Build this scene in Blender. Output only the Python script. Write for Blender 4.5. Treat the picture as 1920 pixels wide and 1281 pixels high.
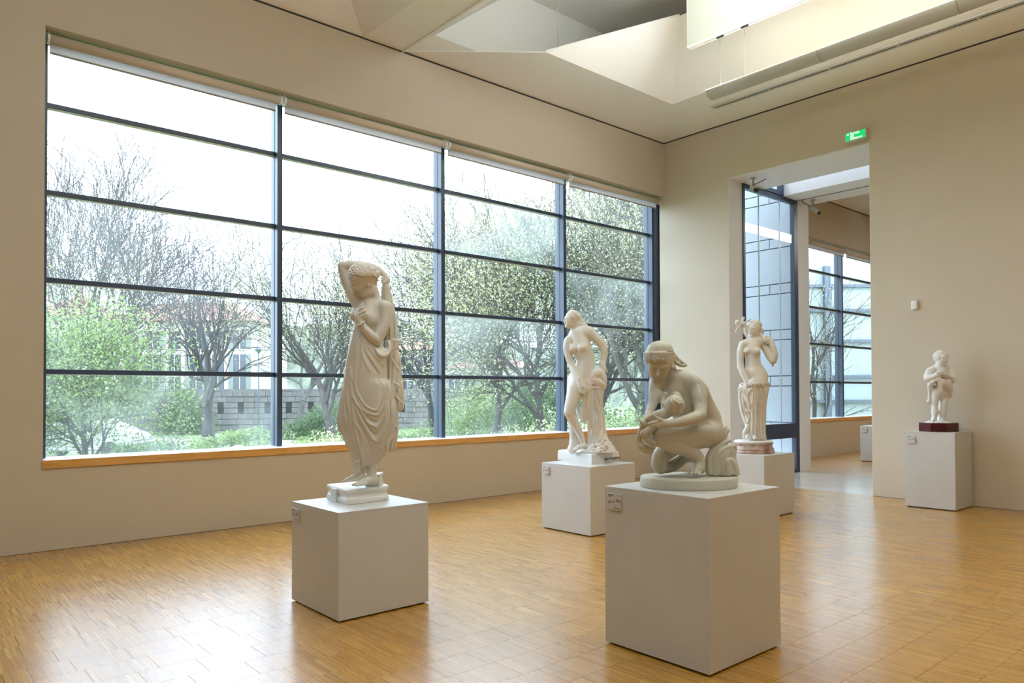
import bpy, bmesh, math, random
import numpy as np
from mathutils import Vector, Matrix
for o in list(bpy.data.objects): bpy.data.objects.remove(o)
SC = bpy.context.scene
COL = SC.collection
# ------------------------------------------------------------------ camera
F_PX, YAW, PITCH, ROLL, CY = 1384.469, 0.8554, 0.0154, -0.0037, 715.176
CAM = np.array([-11.5812, -8.8183, 1.6])
_fw = np.array([math.cos(PITCH)*math.cos(YAW), math.cos(PITCH)*math.sin(YAW), math.sin(PITCH)])
_rt = np.array([math.sin(YAW), -math.cos(YAW), 0.0]); _up = np.cross(_rt, _fw)
R2 = _rt*math.cos(ROLL)+_up*math.sin(ROLL); U2 = -_rt*math.sin(ROLL)+_up*math.cos(ROLL)
cam = bpy.data.cameras.new('camera'); camo = bpy.data.objects.new('camera', cam); COL.objects.link(camo)
camo.matrix_world = Matrix(((R2[0],U2[0],-_fw[0],CAM[0]),(R2[1],U2[1],-_fw[1],CAM[1]),(R2[2],U2[2],-_fw[2],CAM[2]),(0,0,0,1)))
cam.sensor_width = 36; cam.lens = F_PX/1920*36; cam.shift_y = (CY-640.5)/1920; cam.clip_end = 400; cam.clip_start = 0.05
SC.camera = camo
# ------------------------------------------------------------------ sky, lamps, exposure
SC.view_settings.view_transform = 'Standard'; SC.view_settings.look = 'None'
SC.view_settings.gamma = 1; SC.view_settings.use_curve_mapping = False
SC.view_settings.exposure = 0.0
SKY_STRENGTH = 8.0
w = bpy.data.worlds.new('overcast_sky'); SC.world = w; w.use_nodes = True
nt = w.node_tree; nt.nodes.clear()
wo = nt.nodes.new('ShaderNodeOutputWorld'); bg = nt.nodes.new('ShaderNodeBackground')
tc = nt.nodes.new('ShaderNodeTexCoord'); sx = nt.nodes.new('ShaderNodeSeparateXYZ'); cr = nt.nodes.new('ShaderNodeValToRGB')
cr.color_ramp.elements[0].position = 0.0; cr.color_ramp.elements[0].color = (0.56, 0.68, 0.84, 1)
cr.color_ramp.elements[1].position = 0.6; cr.color_ramp.elements[1].color = (0.80, 0.93, 1.16, 1)
nt.links.new(tc.outputs['Generated'], sx.inputs[0]); nt.links.new(sx.outputs[2], cr.inputs[0])
nt.links.new(cr.outputs[0], bg.inputs[0]); bg.inputs[1].default_value = SKY_STRENGTH
nt.links.new(bg.outputs[0], wo.inputs[0])
def area(name, loc, size, size_y, power, color=(1,1,1), target=None, spread=math.pi):
    l = bpy.data.lights.new(name, 'AREA'); l.shape = 'RECTANGLE'; l.size = size; l.size_y = size_y
    l.energy = power; l.color = color; l.spread = spread
    o = bpy.data.objects.new(name, l); COL.objects.link(o); o.location = loc
    if target is not None:
        o.rotation_euler = (Vector(target)-Vector(loc)).to_track_quat('-Z', 'Y').to_euler()
    return o
WARM = (1.0, 0.96, 0.85); DAY = (0.78, 0.91, 1.0)
LAMPS = [
    # unseen area lamps added to brighten the room, the ceiling and the skylight coffer
    area('coffer_fill_light', (-5.3, -10.4, 6.2), 6.0, 0.5, 45, WARM, (-5.0, -10.4, 0)),
    area('coffer_fill_light', (-13.5, -10.4, 6.2), 5.0, 0.5, 15, WARM, (-13.5, -10.4, 0)),
    area('upward_fill_light', (-9.6, -6.5, 5.7), 0.5, 7.0, 240, DAY, (-9.6, -7.0, 9)),
    area('upward_fill_light', (-6.2, -7.0, 5.5), 0.3, 6.0, 180, WARM, (-6.2, -7.0, 9)),
    area('upward_fill_light', (-15.0, -6.0, 5.5), 0.5, 7.0, 190, DAY, (-15.0, -6.0, 9)),
    area('coffer_fill_light', (-3.1, -4.5, 6.95), 0.3, 4.0, 75, DAY, (-3.6, -2.5, 9)),  # added lamp that brightens the inside of the coffer
    area('skylight_fill_light', (-3.5, -7.0, 8.2), 1.6, 9.0, 110, (0.85, 0.93, 1.0), (-3.5, -7.0, 0)),  # added lamp under the closed roof, in place of skylight daylight
]
SC.cycles.use_denoising = True
SC.cycles.max_bounces = 8; SC.cycles.diffuse_bounces = 5; SC.cycles.glossy_bounces = 3
SC.cycles.transparent_max_bounces = 24; SC.cycles.transmission_bounces = 4
SC.cycles.sample_clamp_indirect = 8
SC.cycles.caustics_reflective = False; SC.cycles.caustics_refractive = False

# ------------------------------------------------------------------ helpers
def ray(px, py): return _fw + R2*(px-960)/F_PX + U2*(CY-py)/F_PX
def hit(px, py, ax, v):
    d = ray(px, py); return CAM + d*((v-CAM[ax])/d[ax])
def tag(o, label=None, cat=None, group=None, kind=None):
    if label: o['label'] = label
    if cat: o['category'] = cat
    if group: o['group'] = group
    if kind: o['kind'] = kind
    return o
def empty(name, loc, rz=0):
    o = bpy.data.objects.new(name, None); COL.objects.link(o); o.location = loc; o.rotation_euler = (0,0,rz)
    o.empty_display_size = 0.1
    return o
def mesh_obj(name, verts, faces, mat=None, parent=None, smooth=False):
    me = bpy.data.meshes.new(name); me.from_pydata([tuple(v) for v in verts], [], faces); me.update()
    if mat is not None: me.materials.append(mat)
    o = bpy.data.objects.new(name, me); COL.objects.link(o)
    if smooth: me.polygons.foreach_set('use_smooth', [True]*len(me.polygons))
    if parent is not None: o.parent = parent
    return o
def bm_obj(name, bm, mat=None, parent=None, smooth=False):
    me = bpy.data.meshes.new(name); bmesh.ops.recalc_face_normals(bm, faces=bm.faces); bm.to_mesh(me); bm.free()
    if mat is not None: me.materials.append(mat)
    if smooth: me.polygons.foreach_set('use_smooth', [True]*len(me.polygons))
    o = bpy.data.objects.new(name, me); COL.objects.link(o)
    if parent is not None: o.parent = parent
    return o
def add_box(bm, lo, hi, bevel=0):
    c = [(a+b)/2 for a, b in zip(lo, hi)]; s = [abs(b-a) for a, b in zip(lo, hi)]
    r = bmesh.ops.create_cube(bm, size=1, matrix=Matrix.Translation(c) @ Matrix.Diagonal((*s, 1)))
    if bevel:
        es = list({e for v in r['verts'] for e in v.link_edges})
        bmesh.ops.bevel(bm, geom=es, offset=bevel, segments=1, affect='EDGES')
def box(name, lo, hi, mat, parent=None, bevel=0):
    bm = bmesh.new(); add_box(bm, lo, hi, bevel); return bm_obj(name, bm, mat, parent)
def add_tube(bm, pts, rad, seg=8, cap=True):
    pts = [Vector(p) for p in pts]; n = len(pts)
    rs = rad if hasattr(rad, '__len__') else [rad]*n
    rings = []; prev = None
    for i, p in enumerate(pts):
        t = (pts[min(i+1, n-1)]-pts[max(i-1, 0)]).normalized()
        if prev is None:
            a = Vector((0,0,1)) if abs(t.z) < 0.9 else Vector((1,0,0))
            u = t.cross(a).normalized()
        else:
            u = (prev - t*prev.dot(t)).normalized()
        prev = u; v = t.cross(u)
        rings.append([bm.verts.new(p+(u*math.cos(2*math.pi*k/seg)+v*math.sin(2*math.pi*k/seg))*rs[i]) for k in range(seg)])
    for a, b in zip(rings[:-1], rings[1:]):
        for k in range(seg): bm.faces.new((a[k], a[(k+1)%seg], b[(k+1)%seg], b[k]))
    if cap and seg > 2:
        bm.faces.new(rings[0][::-1]); bm.faces.new(rings[-1])
def tube(name, pts, rad, mat, parent=None, seg=8, smooth=True):
    bm = bmesh.new(); add_tube(bm, pts, rad, seg); return bm_obj(name, bm, mat, parent, smooth)

# ------------------------------------------------------------------ materials
MATS = {}
def mat(name, color, rough=0.6, metal=0.0, noise=0, nscale=6, bump=0, bscale=80, spec=0.5, c2=None, emit=None, estr=1, coords='Object', detail=4, coat=0):
    m = bpy.data.materials.new(name); m.use_nodes = True; MATS[name] = m
    N = m.node_tree.nodes; L = m.node_tree.links; b = N['Principled BSDF']
    b.inputs['Base Color'].default_value = (*color, 1); b.inputs['Roughness'].default_value = rough
    b.inputs['Metallic'].default_value = metal; b.inputs['Specular IOR Level'].default_value = spec
    if coat: b.inputs['Coat Weight'].default_value = coat; b.inputs['Coat Roughness'].default_value = 0.1
    t = N.new('ShaderNodeTexCoord')
    if noise or c2:
        n = N.new('ShaderNodeTexNoise'); n.inputs['Scale'].default_value = nscale; n.inputs['Detail'].default_value = detail
        L.new(t.outputs[coords], n.inputs['Vector'])
        r = N.new('ShaderNodeValToRGB'); e = r.color_ramp.elements
        e[0].position = 0.3; e[1].position = 0.7
        a2 = c2 if c2 else tuple(c*(1-noise) for c in color)
        e[0].color = (*a2, 1); e[1].color = (*color, 1)
        L.new(n.outputs['Fac'], r.inputs[0]); L.new(r.outputs[0], b.inputs['Base Color'])
    if bump:
        n2 = N.new('ShaderNodeTexNoise'); n2.inputs['Scale'].default_value = bscale; n2.inputs['Detail'].default_value = 3
        L.new(t.outputs[coords], n2.inputs['Vector'])
        bp = N.new('ShaderNodeBump'); bp.inputs['Strength'].default_value = bump; bp.inputs['Distance'].default_value = 0.01
        L.new(n2.outputs['Fac'], bp.inputs['Height']); L.new(bp.outputs[0], b.inputs['Normal'])
    if emit:
        b.inputs['Emission Color'].default_value = (*emit, 1); b.inputs['Emission Strength'].default_value = estr
    return m
M_WALL = mat('beige_wall_paint', (0.57, 0.50, 0.39), 0.55, noise=0.04, nscale=1.5, bump=0.06, bscale=220, spec=0.3)
M_WHITE = mat('white_ceiling_paint', (0.80, 0.785, 0.74), 0.6, bump=0.03, bscale=200, spec=0.3)
M_REVEAL = mat('white_reveal_paint', (0.80, 0.80, 0.785), 0.5, bump=0.03, bscale=200, spec=0.3)
M_PLINTH = mat('white_plinth_paint', (0.60, 0.595, 0.575), 0.35, noise=0.05, nscale=3, bump=0.05, bscale=160)
M_FRAME = mat('dark_blue_grey_window_frame', (0.028, 0.052, 0.10), 0.35, metal=0.0, noise=0.1, nscale=4, spec=0.7)
M_FRAME2 = mat('black_window_gasket', (0.012, 0.013, 0.015), 0.5)
M_SILLW = mat('white_sill_top', (0.80, 0.80, 0.80), 0.3)
M_DARK = mat('dark_shadow_gap', (0.03, 0.028, 0.024), 0.8)
M_METAL = mat('brushed_grey_metal', (0.45, 0.44, 0.41), 0.4, metal=0.8)
M_LAMP = mat('white_lamp_body', (0.62, 0.58, 0.53), 0.35)
M_BLACK = mat('black_plastic', (0.01, 0.01, 0.011), 0.4)
def wood_mat(name, c1, c2, scale=(1,14,14)):
    m = bpy.data.materials.new(name); m.use_nodes = True
    N = m.node_tree.nodes; L = m.node_tree.links; b = N['Principled BSDF']
    t = N.new('ShaderNodeTexCoord'); mp = N.new('ShaderNodeMapping'); mp.inputs['Scale'].default_value = scale
    n = N.new('ShaderNodeTexNoise'); n.inputs['Scale'].default_value = 3; n.inputs['Detail'].default_value = 8
    r = N.new('ShaderNodeValToRGB'); r.color_ramp.elements[0].color = (*c1, 1); r.color_ramp.elements[1].color = (*c2, 1)
    r.color_ramp.elements[0].position = .3; r.color_ramp.elements[1].position = .7
    L.new(t.outputs['Object'], mp.inputs[0]); L.new(mp.outputs[0], n.inputs['Vector']); L.new(n.outputs['Fac'], r.inputs[0]); L.new(r.outputs[0], b.inputs['Base Color'])
    b.inputs['Roughness'].default_value = 0.4
    return m
M_SILL = wood_mat('varnished_beech_sill', (0.58, 0.29, 0.07), (0.76, 0.42, 0.12))
def parquet_mat():
    m = bpy.data.materials.new('oak_strip_parquet'); m.use_nodes = True
    N = m.node_tree.nodes; L = m.node_tree.links; b = N['Principled BSDF']
    g = N.new('ShaderNodeNewGeometry'); s = N.new('ShaderNodeSeparateXYZ'); L.new(g.outputs['Position'], s.inputs[0])
    def mth(op, a, bb=None):
        n = N.new('ShaderNodeMath'); n.operation = op
        for i, v in enumerate((a, bb)):
            if v is None: continue
            if isinstance(v, (int, float)): n.inputs[i].default_value = v
            else: L.new(v, n.inputs[i])
        return n.outputs[0]
    yy = mth('DIVIDE', mth('ADD', s.outputs[1], 6.665+24.9), 0.249)
    row = mth('FLOOR', yy)
    rs = N.new('ShaderNodeTexWhiteNoise'); rs.noise_dimensions = '1D'; L.new(row, rs.inputs['W'])
    xs = mth('DIVIDE', mth('ADD', s.outputs[0], mth('MULTIPLY', rs.outputs['Value'], 0.13)), 0.0098)
    strip = mth('FLOOR', xs)
    cb = N.new('ShaderNodeCombineXYZ'); L.new(row, cb.inputs[0]); L.new(strip, cb.inputs[1])
    wn = N.new('ShaderNodeTexWhiteNoise'); wn.noise_dimensions = '2D'; L.new(cb.outputs[0], wn.inputs['Vector'])
    ramp = N.new('ShaderNodeValToRGB'); e = ramp.color_ramp.elements
    e[0].position = 0; e[0].color = (0.27, 0.12, 0.026, 1); e[1].position = 1; e[1].color = (0.58, 0.35, 0.085, 1)
    for p, c in ((0.05, (0.37, 0.172, 0.020, 1)), (0.5, (0.43, 0.208, 0.024, 1)), (0.9, (0.49, 0.252, 0.034, 1))):
        k = e.new(p); k.color = c
    L.new(wn.outputs['Value'], ramp.inputs[0])
    # grain along the strips and slow stains
    mp = N.new('ShaderNodeMapping'); mp.inputs['Scale'].default_value = (260, 14, 1); L.new(g.outputs['Position'], mp.inputs[0])
    gn = N.new('ShaderNodeTexNoise'); gn.inputs['Scale'].default_value = 1; gn.inputs['Detail'].default_value = 4; L.new(mp.outputs[0], gn.inputs['Vector'])
    big = N.new('ShaderNodeTexNoise'); big.inputs['Scale'].default_value = 1.3; big.inputs['Detail'].default_value = 5; L.new(g.outputs['Position'], big.inputs['Vector'])
    f1 = mth('ADD', mth('MULTIPLY', gn.outputs['Fac'], 0.35), 0.83); f2 = mth('ADD', mth('MULTIPLY', big.outputs['Fac'], 0.4), 0.80)
    ff = mth('MULTIPLY', f1, f2)
    vm = N.new('ShaderNodeVectorMath'); vm.operation = 'SCALE'; L.new(ramp.outputs[0], vm.inputs[0]); L.new(ff, vm.inputs['Scale'])
    L.new(vm.outputs[0], b.inputs['Base Color'])
    # joints between strips: shallow grooves
    fx = mth('FRACT', xs); gx = mth('MULTIPLY', mth('ABSOLUTE', mth('SUBTRACT', fx, 0.5)), 2)
    gr = mth('GREATER_THAN', gx, 0.93)
    bp = N.new('ShaderNodeBump'); bp.inputs['Strength'].default_value = 0.035; bp.inputs['Distance'].default_value = 0.0012
    hh = mth('SUBTRACT', mth('MULTIPLY', wn.outputs['Value'], 0.5), gr); L.new(hh, bp.inputs['Height']); L.new(bp.outputs[0], b.inputs['Normal'])
    rn = N.new('ShaderNodeTexNoise'); rn.inputs['Scale'].default_value = 2.2; L.new(g.outputs['Position'], rn.inputs['Vector'])
    L.new(mth('ADD', mth('MULTIPLY', rn.outputs['Fac'], 0.10), mth('ADD', mth('MULTIPLY', wn.outputs['Value'], 0.08), 0.20)), b.inputs['Roughness'])
    b.inputs['Specular IOR Level'].default_value = 0.1; b.inputs['Coat Weight'].default_value = 1.0; b.inputs['Coat IOR'].default_value = 1.58; b.inputs['Coat Roughness'].default_value = 0.25
    return m
M_PARQ = parquet_mat()
def glass_mat(name, haze=0.0, scale=0.7, tint=(0.93,0.98,0.96), hcol=(0.62,0.72,0.70), lo=0.45, hi=0.7, refl=1.0):
    """thin pane: clear transmission + mirror reflection by Fresnel + a film of dirt or condensation"""
    m = bpy.data.materials.new(name); m.use_nodes = True
    N = m.node_tree.nodes; L = m.node_tree.links; N.remove(N['Principled BSDF']); out = N['Material Output']
    tr = N.new('ShaderNodeBsdfTransparent'); tr.inputs[0].default_value = (*tint, 1)
    gl = N.new('ShaderNodeBsdfGlossy'); gl.inputs['Roughness'].default_value = 0.0
    lw = N.new('ShaderNodeLayerWeight'); lw.inputs[0].default_value = 0.5
    pw = N.new('ShaderNodeMath'); pw.operation = 'POWER'; pw.inputs[1].default_value = 5.0; L.new(lw.outputs['Facing'], pw.inputs[0])
    fr = N.new('ShaderNodeMapRange'); fr.inputs[3].default_value = 0.06; fr.inputs[4].default_value = 1.0; L.new(pw.outputs[0], fr.inputs[0])
    mx = N.new('ShaderNodeMixShader'); 
    mm = N.new('ShaderNodeMath'); mm.operation = 'MULTIPLY'; mm.inputs[1].default_value = refl; L.new(fr.outputs[0], mm.inputs[0])
    L.new(mm.outputs[0], mx.inputs[0]); L.new(tr.outputs[0], mx.inputs[1]); L.new(gl.outputs[0], mx.inputs[2])
    last = mx
    if haze > 0:
        df = N.new('ShaderNodeBsdfDiffuse'); df.inputs[0].default_value = (*hcol, 1)
        tl = N.new('ShaderNodeBsdfTranslucent'); tl.inputs[0].default_value = (*hcol, 1)
        ms = N.new('ShaderNodeMixShader'); ms.inputs[0].default_value = 0.6; L.new(df.outputs[0], ms.inputs[1]); L.new(tl.outputs[0], ms.inputs[2])
        t = N.new('ShaderNodeTexCoord'); n = N.new('ShaderNodeTexNoise'); n.inputs['Scale'].default_value = scale; n.inputs['Detail'].default_value = 3; n.inputs['Distortion'].default_value = 0.6
        L.new(t.outputs['Object'], n.inputs['Vector'])
        r = N.new('ShaderNodeMapRange'); r.inputs[1].default_value = lo; r.inputs[2].default_value = hi; r.inputs[3].default_value = haze*0.25; r.inputs[4].default_value = haze
        L.new(n.outputs['Fac'], r.inputs[0])
        m2 = N.new('ShaderNodeMixShader'); L.new(r.outputs[0], m2.inputs[0]); L.new(mx.outputs[0], m2.inputs[1]); L.new(ms.outputs[0], m2.inputs[2])
        last = m2
    L.new(last.outputs[0], out.inputs[0])
    return m
G_CLEAR = glass_mat('clear_window_glass', 0.055)
G_HAZE1 = glass_mat('lightly_misted_window_glass', 0.13)
G_HAZE2 = glass_mat('condensation_clouded_window_glass', 0.33, scale=0.9, lo=0.35, hi=0.6)
G_PASS = glass_mat('passage_window_glass', 0.04, tint=(0.90,0.96,0.97))
G_DIM = glass_mat('sky_dimming_glass', 0.0, tint=(0.32,0.35,0.38))  # dark tint cuts the sky light entering the passage
# ================================================================== THE ROOM
H = 6.43
def poly(bm, pts):
    vs = [bm.verts.new(p) for p in pts]; return bm.faces.new(vs)
# ---- floor: strip parquet laid in panels, 0.249 m rows along y
rng = random.Random(4)
floor = box('floor', (-22, -14, -0.30), (0.03, 0.0, -0.013), M_DARK); floor['kind'] = 'structure'
panels = []
row0 = -6.665
for r in range(-30, 28):
    y0 = row0 + r*0.249; y1 = y0+0.249
    if y0 > -0.01 or y0 < -14: continue
    y1 = min(y1, 0.0)
    x = -22 + rng.uniform(0, 0.3)
    while x < 0.03:
        wd = rng.choice((0.30, 0.32, 0.34)); x1 = min(x+wd, 0.03)
        if x1-x > 0.01: panels.append((x, y0, x1, y1))
        x += wd
def inview(p):
    c = np.array([(p[0]+p[2])/2, (p[1]+p[3])/2, 0])-CAM; d = c@_fw
    if d < 1.5: return None
    u = 960+F_PX*(c@R2)/d; v = CY-F_PX*(c@U2)/d
    return d if (-60 < u < 1980 and v < 1330) else None
near = []; rest = []
for p in panels:
    d = inview(p); (near.append((d, p)) if d else rest.append(p))
near.sort(); rest += [p for _, p in near[300:]]; near = near[:300]
pm = {}
for d, (x0, y0, x1, y1) in near:
    wd = round(x1-x0, 3); hh = round(y1-y0, 3)
    if (wd, hh) not in pm:
        bm = bmesh.new(); add_box(bm, (0.0006, 0.0006, -0.013), (wd-0.0006, hh-0.0006, 0.0), 0.0006)
        me = bpy.data.meshes.new('parquet_panel'); bm.to_mesh(me); bm.free(); me.materials.append(M_PARQ); pm[(wd, hh)] = me
    o = bpy.data.objects.new('parquet_panel', pm[(wd, hh)]); COL.objects.link(o); o.parent = floor
    o.location = (x0, y0, 0)
vs = []; fs = []
for (x0, y0, x1, y1) in rest:
    k = len(vs); g = 0.0006
    for z in (-0.013, 0.0):
        vs += [(x0+g,y0+g,z),(x1-g,y0+g,z),(x1-g,y1-g,z),(x0+g,y1-g,z)]
    fs += [(k+4,k+5,k+6,k+7),(k,k+1,k+5,k+4),(k+1,k+2,k+6,k+5),(k+2,k+3,k+7,k+6),(k+3,k,k+4,k+7)]
o = mesh_obj('parquet_field', vs, fs, M_PARQ, floor); o['kind'] = 'stuff'
# ---- walls
WX0, WX1, WZ0, WZ1 = -10.25, 0.26, 0.845, 5.397      # window opening
bm = bmesh.new()
add_box(bm, (-22, 0, -0.3), (WX0, 0.5, H+0.4)); add_box(bm, (WX0, 0, -0.3), (0.0, 0.5, WZ0)); add_box(bm, (0.0, 0.11, -0.3), (0.46, 0.5, WZ0))
add_box(bm, (WX0, 0, WZ1), (0.46, 0.5, H+0.4)); add_box(bm, (WX1, 0.11, WZ0), (0.46, 0.5, WZ1))
wl = bm_obj('wall_left', bm, M_WALL); wl['kind'] = 'structure'
DY0, DY1, DZ = -3.895, -1.42, 5.42
bm = bmesh.new()
add_box(bm, (0, DY1, -0.3), (0.44, 0.11, H+0.4)); add_box(bm, (0, -14, -0.3), (0.44, DY0, H+0.4)); add_box(bm, (0, DY0, DZ+0.01), (0.44, DY1, H+0.4))
wr = bm_obj('wall_right', bm, M_WALL); wr['kind'] = 'structure'
bm = bmesh.new()      # white linings of the passage opening
add_box(bm, (0.002, DY1-0.004, 0), (0.44, DY1, DZ)); add_box(bm, (0.002, DY0, 0), (0.44, DY0+0.004, DZ))
add_box(bm, (0.002, DY0-0.3, DZ), (1.12, DY1, DZ+0.009)); add_box(bm, (0.442, -7, DZ+0.01), (1.12, DY1, DZ+0.9))
lin = bm_obj('trim_1', bm, M_REVEAL); lin['kind'] = 'structure'
o = box('wall_back', (-22.3, -14.3, -0.3), (-22, 0.5, 8), M_WALL); o['kind'] = 'structure'
o = box('wall_near', (-22, -14.3, -0.3), (0.46, -14, 8), M_WALL); o['kind'] = 'structure'
bm = bmesh.new(); add_box(bm, (-22, -0.004, H-0.022), (0.0, 0.0, H)); add_box(bm, (-0.004, -14, H-0.022), (0, 0.0, H))
o = bm_obj('ceiling_shade_strip', bm, M_DARK); o['kind'] = 'structure'  # dark strip painted in for the shade of the gap under the ceiling
bm = bmesh.new(); add_box(bm, (-22, -0.003, 0), (0.0, 0.0, 0.004)); add_box(bm, (-0.003, -14, 0), (0, DY0, 0.004)); add_box(bm, (-0.003, DY1, 0), (0, 0, 0.004))
o = bm_obj('baseboard_left', bm, M_DARK); o['kind'] = 'structure'
# ---- folded ceiling
ceil = empty('ceiling', (0,0,0)); ceil['kind'] = 'structure'
def slab(name, pts, th=0.05, m=M_WHITE, up=(0,0,1)):
    bm = bmesh.new(); n = len(pts); a = [bm.verts.new(p) for p in pts]; b = [bm.verts.new(tuple(p[i]+up[i]*th for i in range(3))) for p in pts]
    bm.faces.new(a); bm.faces.new(b[::-1])
    for i in range(n): bm.faces.new((a[i], a[(i+1)%n], b[(i+1)%n], b[i]))
    return bm_obj(name, bm, m, ceil)
HI = H+0.14
ca = hit(1260.2, 195.6, 2, HI); tp = hit(1029, 97, 2, HI); cx, cy = ca[0], ca[1]; tx, ty = tp[0], tp[1]
slab('soffit_panel', [(-5.93,0,H),(0,0,H),(cx,cy,HI),(tx,cy,HI)], 0.012)
slab('soffit_panel', [(0,0,H),(0,-14,H),(cx,-14,HI),(cx,cy,HI)])
slab('coffer_slope', [(-5.93,0.38,H),(-3.55,0.38,H+1.85),(-3.55,-14,H+1.85),(-5.93,-14,H)], 0.04)
slab('soffit_rib', [(-5.96,0,H-0.02),(-5.925,0,H-0.02),(-5.925,-14,H-0.02),(-5.96,-14,H-0.02)], 0.03)
tipw = hit(1046, 85, 1, cy-0.05)
tube('reflector_wire', [tipw-np.array([0,0,0.03]), tipw+np.array([0,0,1.15])], 0.006, M_METAL, ceil, 6)
slab('soffit_panel', [(-6.57,0,H-0.004),(-5.93,0,H-0.004),(-5.93,-14,H-0.004),(-6.57,-14,H-0.004)], 0.12)
sl = 1.55; dz = 7.62-HI; APX = (cx-dz/sl, cy-dz/sl, 7.62)
slab('reflector_panel', [(tx,cy,HI+0.005),(cx,cy,HI+0.005),APX], 0.05, up=(0,0.55,0.83))
slab('reflector_panel', [(cx,cy,HI+0.005),(cx,-14,HI+0.005),(APX[0],-14,7.62),APX], 0.05, up=(0.83,0,0.55))
# second bay, folded the same way
slab('soffit_panel', [(-12.6,0,H),(-6.57,0,H),(-8.0,-1.4,H+0.75),(-11.2,-1.4,H+0.75)])
slab('soffit_panel', [(-6.57,0,H),(-6.57,-14,H),(-8.0,-14,H+0.75),(-8.0,-1.4,H+0.75)])
slab('soffit_panel', [(-12.6,0,H),(-11.2,-1.4,H+0.75),(-11.2,-14,H+0.75),(-12.6,-14,H)])
slab('soffit_panel', [(-8.0,-1.4,H+0.75),(-8.0,-14,H+0.75),(-11.2,-14,H+0.75),(-11.2,-1.4,H+0.75)], 0.1)
slab('soffit_panel', [(-22,0.2,H),(-12.6,0.2,H),(-12.6,-14,H),(-22,-14,H)], 0.12)
# roof above the skylight coffer, its opening closed to keep sky light out
ZR = 8.3
slab('roof_slab', [(-6.5,0.4,ZR),(0.4,0.4,ZR),(0.4,-1.6,ZR),(-6.5,-1.6,ZR)], 0.1)
slab('roof_slab', [(-2.1,-1.6,ZR),(0.4,-1.6,ZR),(0.4,-14,ZR),(-2.1,-14,ZR)], 0.1)
slab('roof_slab', [(-6.5,-1.6,ZR),(-2.1,-1.6,ZR),(-2.1,-14,ZR),(-6.5,-14,ZR)], 0.1)  # slab closing the skylight opening, added to block the sky
bm = bmesh.new(); add_box(bm, (-6.62,-14,H+0.05), (-6.5,0.5,ZR+0.1)); add_box(bm, (-6.6,0.38,H), (0.46,0.5,ZR+0.1)); add_box(bm, (0.3,-14,H), (0.44,0.5,ZR+0.1)); add_box(bm, (-6.6,-14.3,H), (0.46,-14.0,ZR+0.3))
bm_obj('attic_wall', bm, M_WHITE, ceil)
# hanging baffle with lamp track on its lower edge
XB = -2.35
zc = hit(1288, 89, 0, XB); bf = empty('ceiling_baffle', (XB, zc[1]-4, zc[2]))
tag(bf, 'long pale vertical ceiling baffle with a white track along its lower edge', 'baffle')
def rel(o, root):
    o.parent = root; o.location = Vector(o.location)-Vector(root.location); return o
rel(box('baffle_board', (XB, -14, zc[2]+0.012), (XB+0.10, zc[1], 8.25), mat('pale_green_grey_board', (0.72,0.72,0.62), 0.6)), bf)
rel(box('track', (XB, -14, zc[2]-0.012), (XB+0.10, zc[1], zc[2]+0.012), mat('lit_white_track', (0.9,0.9,0.88), 0.5)), bf)
rel(box('track_slot', (XB+0.045, -14, zc[2]-0.014), (XB+0.052, zc[1]-0.28, zc[2]-0.012), M_BLACK), bf)
# linear pendant uplight
ya, yb, yc = hit(1351,168,0,XB+0.05), hit(1397,150,0,XB+0.05), hit(1772,18,0,XB+0.05)
fe = hit(1333,181,0,XB+0.05); zf = ya[2]
lamp = empty('pendant_uplight', (XB+0.05, fe[1]-2, zf))
tag(lamp, 'long white linear pendant uplight hanging on thin wires beside the right wall', 'ceiling lamp')
bm = bmesh.new(); prof = []
for k in range(13):
    a = math.pi*(1+k/12); prof.append((0.14*math.cos(a), 0.10*math.sin(a)))
prof2 = [(x*0.94, z*0.92+0.004) for x, z in prof][::-1]
pp = prof+prof2; y1_, y2_ = fe[1], -13.5
A = [bm.verts.new((XB+0.05+x, y1_, zf+z)) for x, z in pp]; B = [bm.verts.new((XB+0.05+x, y2_, zf+z)) for x, z in pp]
n = len(pp)
for i in range(n): bm.faces.new((A[i], A[(i+1)%n], B[(i+1)%n], B[i]))
for S in (A,): 
    for i in range(12): bm.faces.new((S[i], S[i+1], S[n-2-i], S[n-1-i]))
rel(bm_obj('lamp_trough', bm, M_LAMP, None, True), lamp)
bm = bmesh.new()
for yj in (hit(1540,62,0,XB+0.05)[1], hit(1800,10,0,XB+0.05)[1], -7.6): 
    add_tube(bm, [(XB+0.05+0.142*math.cos(math.pi*(1+k/12)), yj, zf+0.102*math.sin(math.pi*(1+k/12))) for k in range(13)], 0.0022, 5)
rel(tag(bm_obj('trough_joint', bm, mat('lamp_joint_grey', (0.40,0.38,0.35), 0.5)), kind='stuff'), lamp)
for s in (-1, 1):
    rel(box('rim', (XB+0.05+s*0.136-0.006, y2_, zf-0.002), (XB+0.05+s*0.136+0.006, y1_, zf+0.008), mat('white_rim_added_glow', (0.9,0.9,0.88), 0.4, emit=(1,0.97,0.9), estr=0.7)), lamp)  # bright edge light of the rim is put in as weak emission
rel(tube('fluorescent_tube', [(XB+0.05, y1_-0.12, zf-0.03), (XB+0.05, y2_, zf-0.03)], 0.018, mat('glowing_tube', (1,1,1), emit=(1.0,0.93,0.78), estr=64)), lamp)
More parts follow.
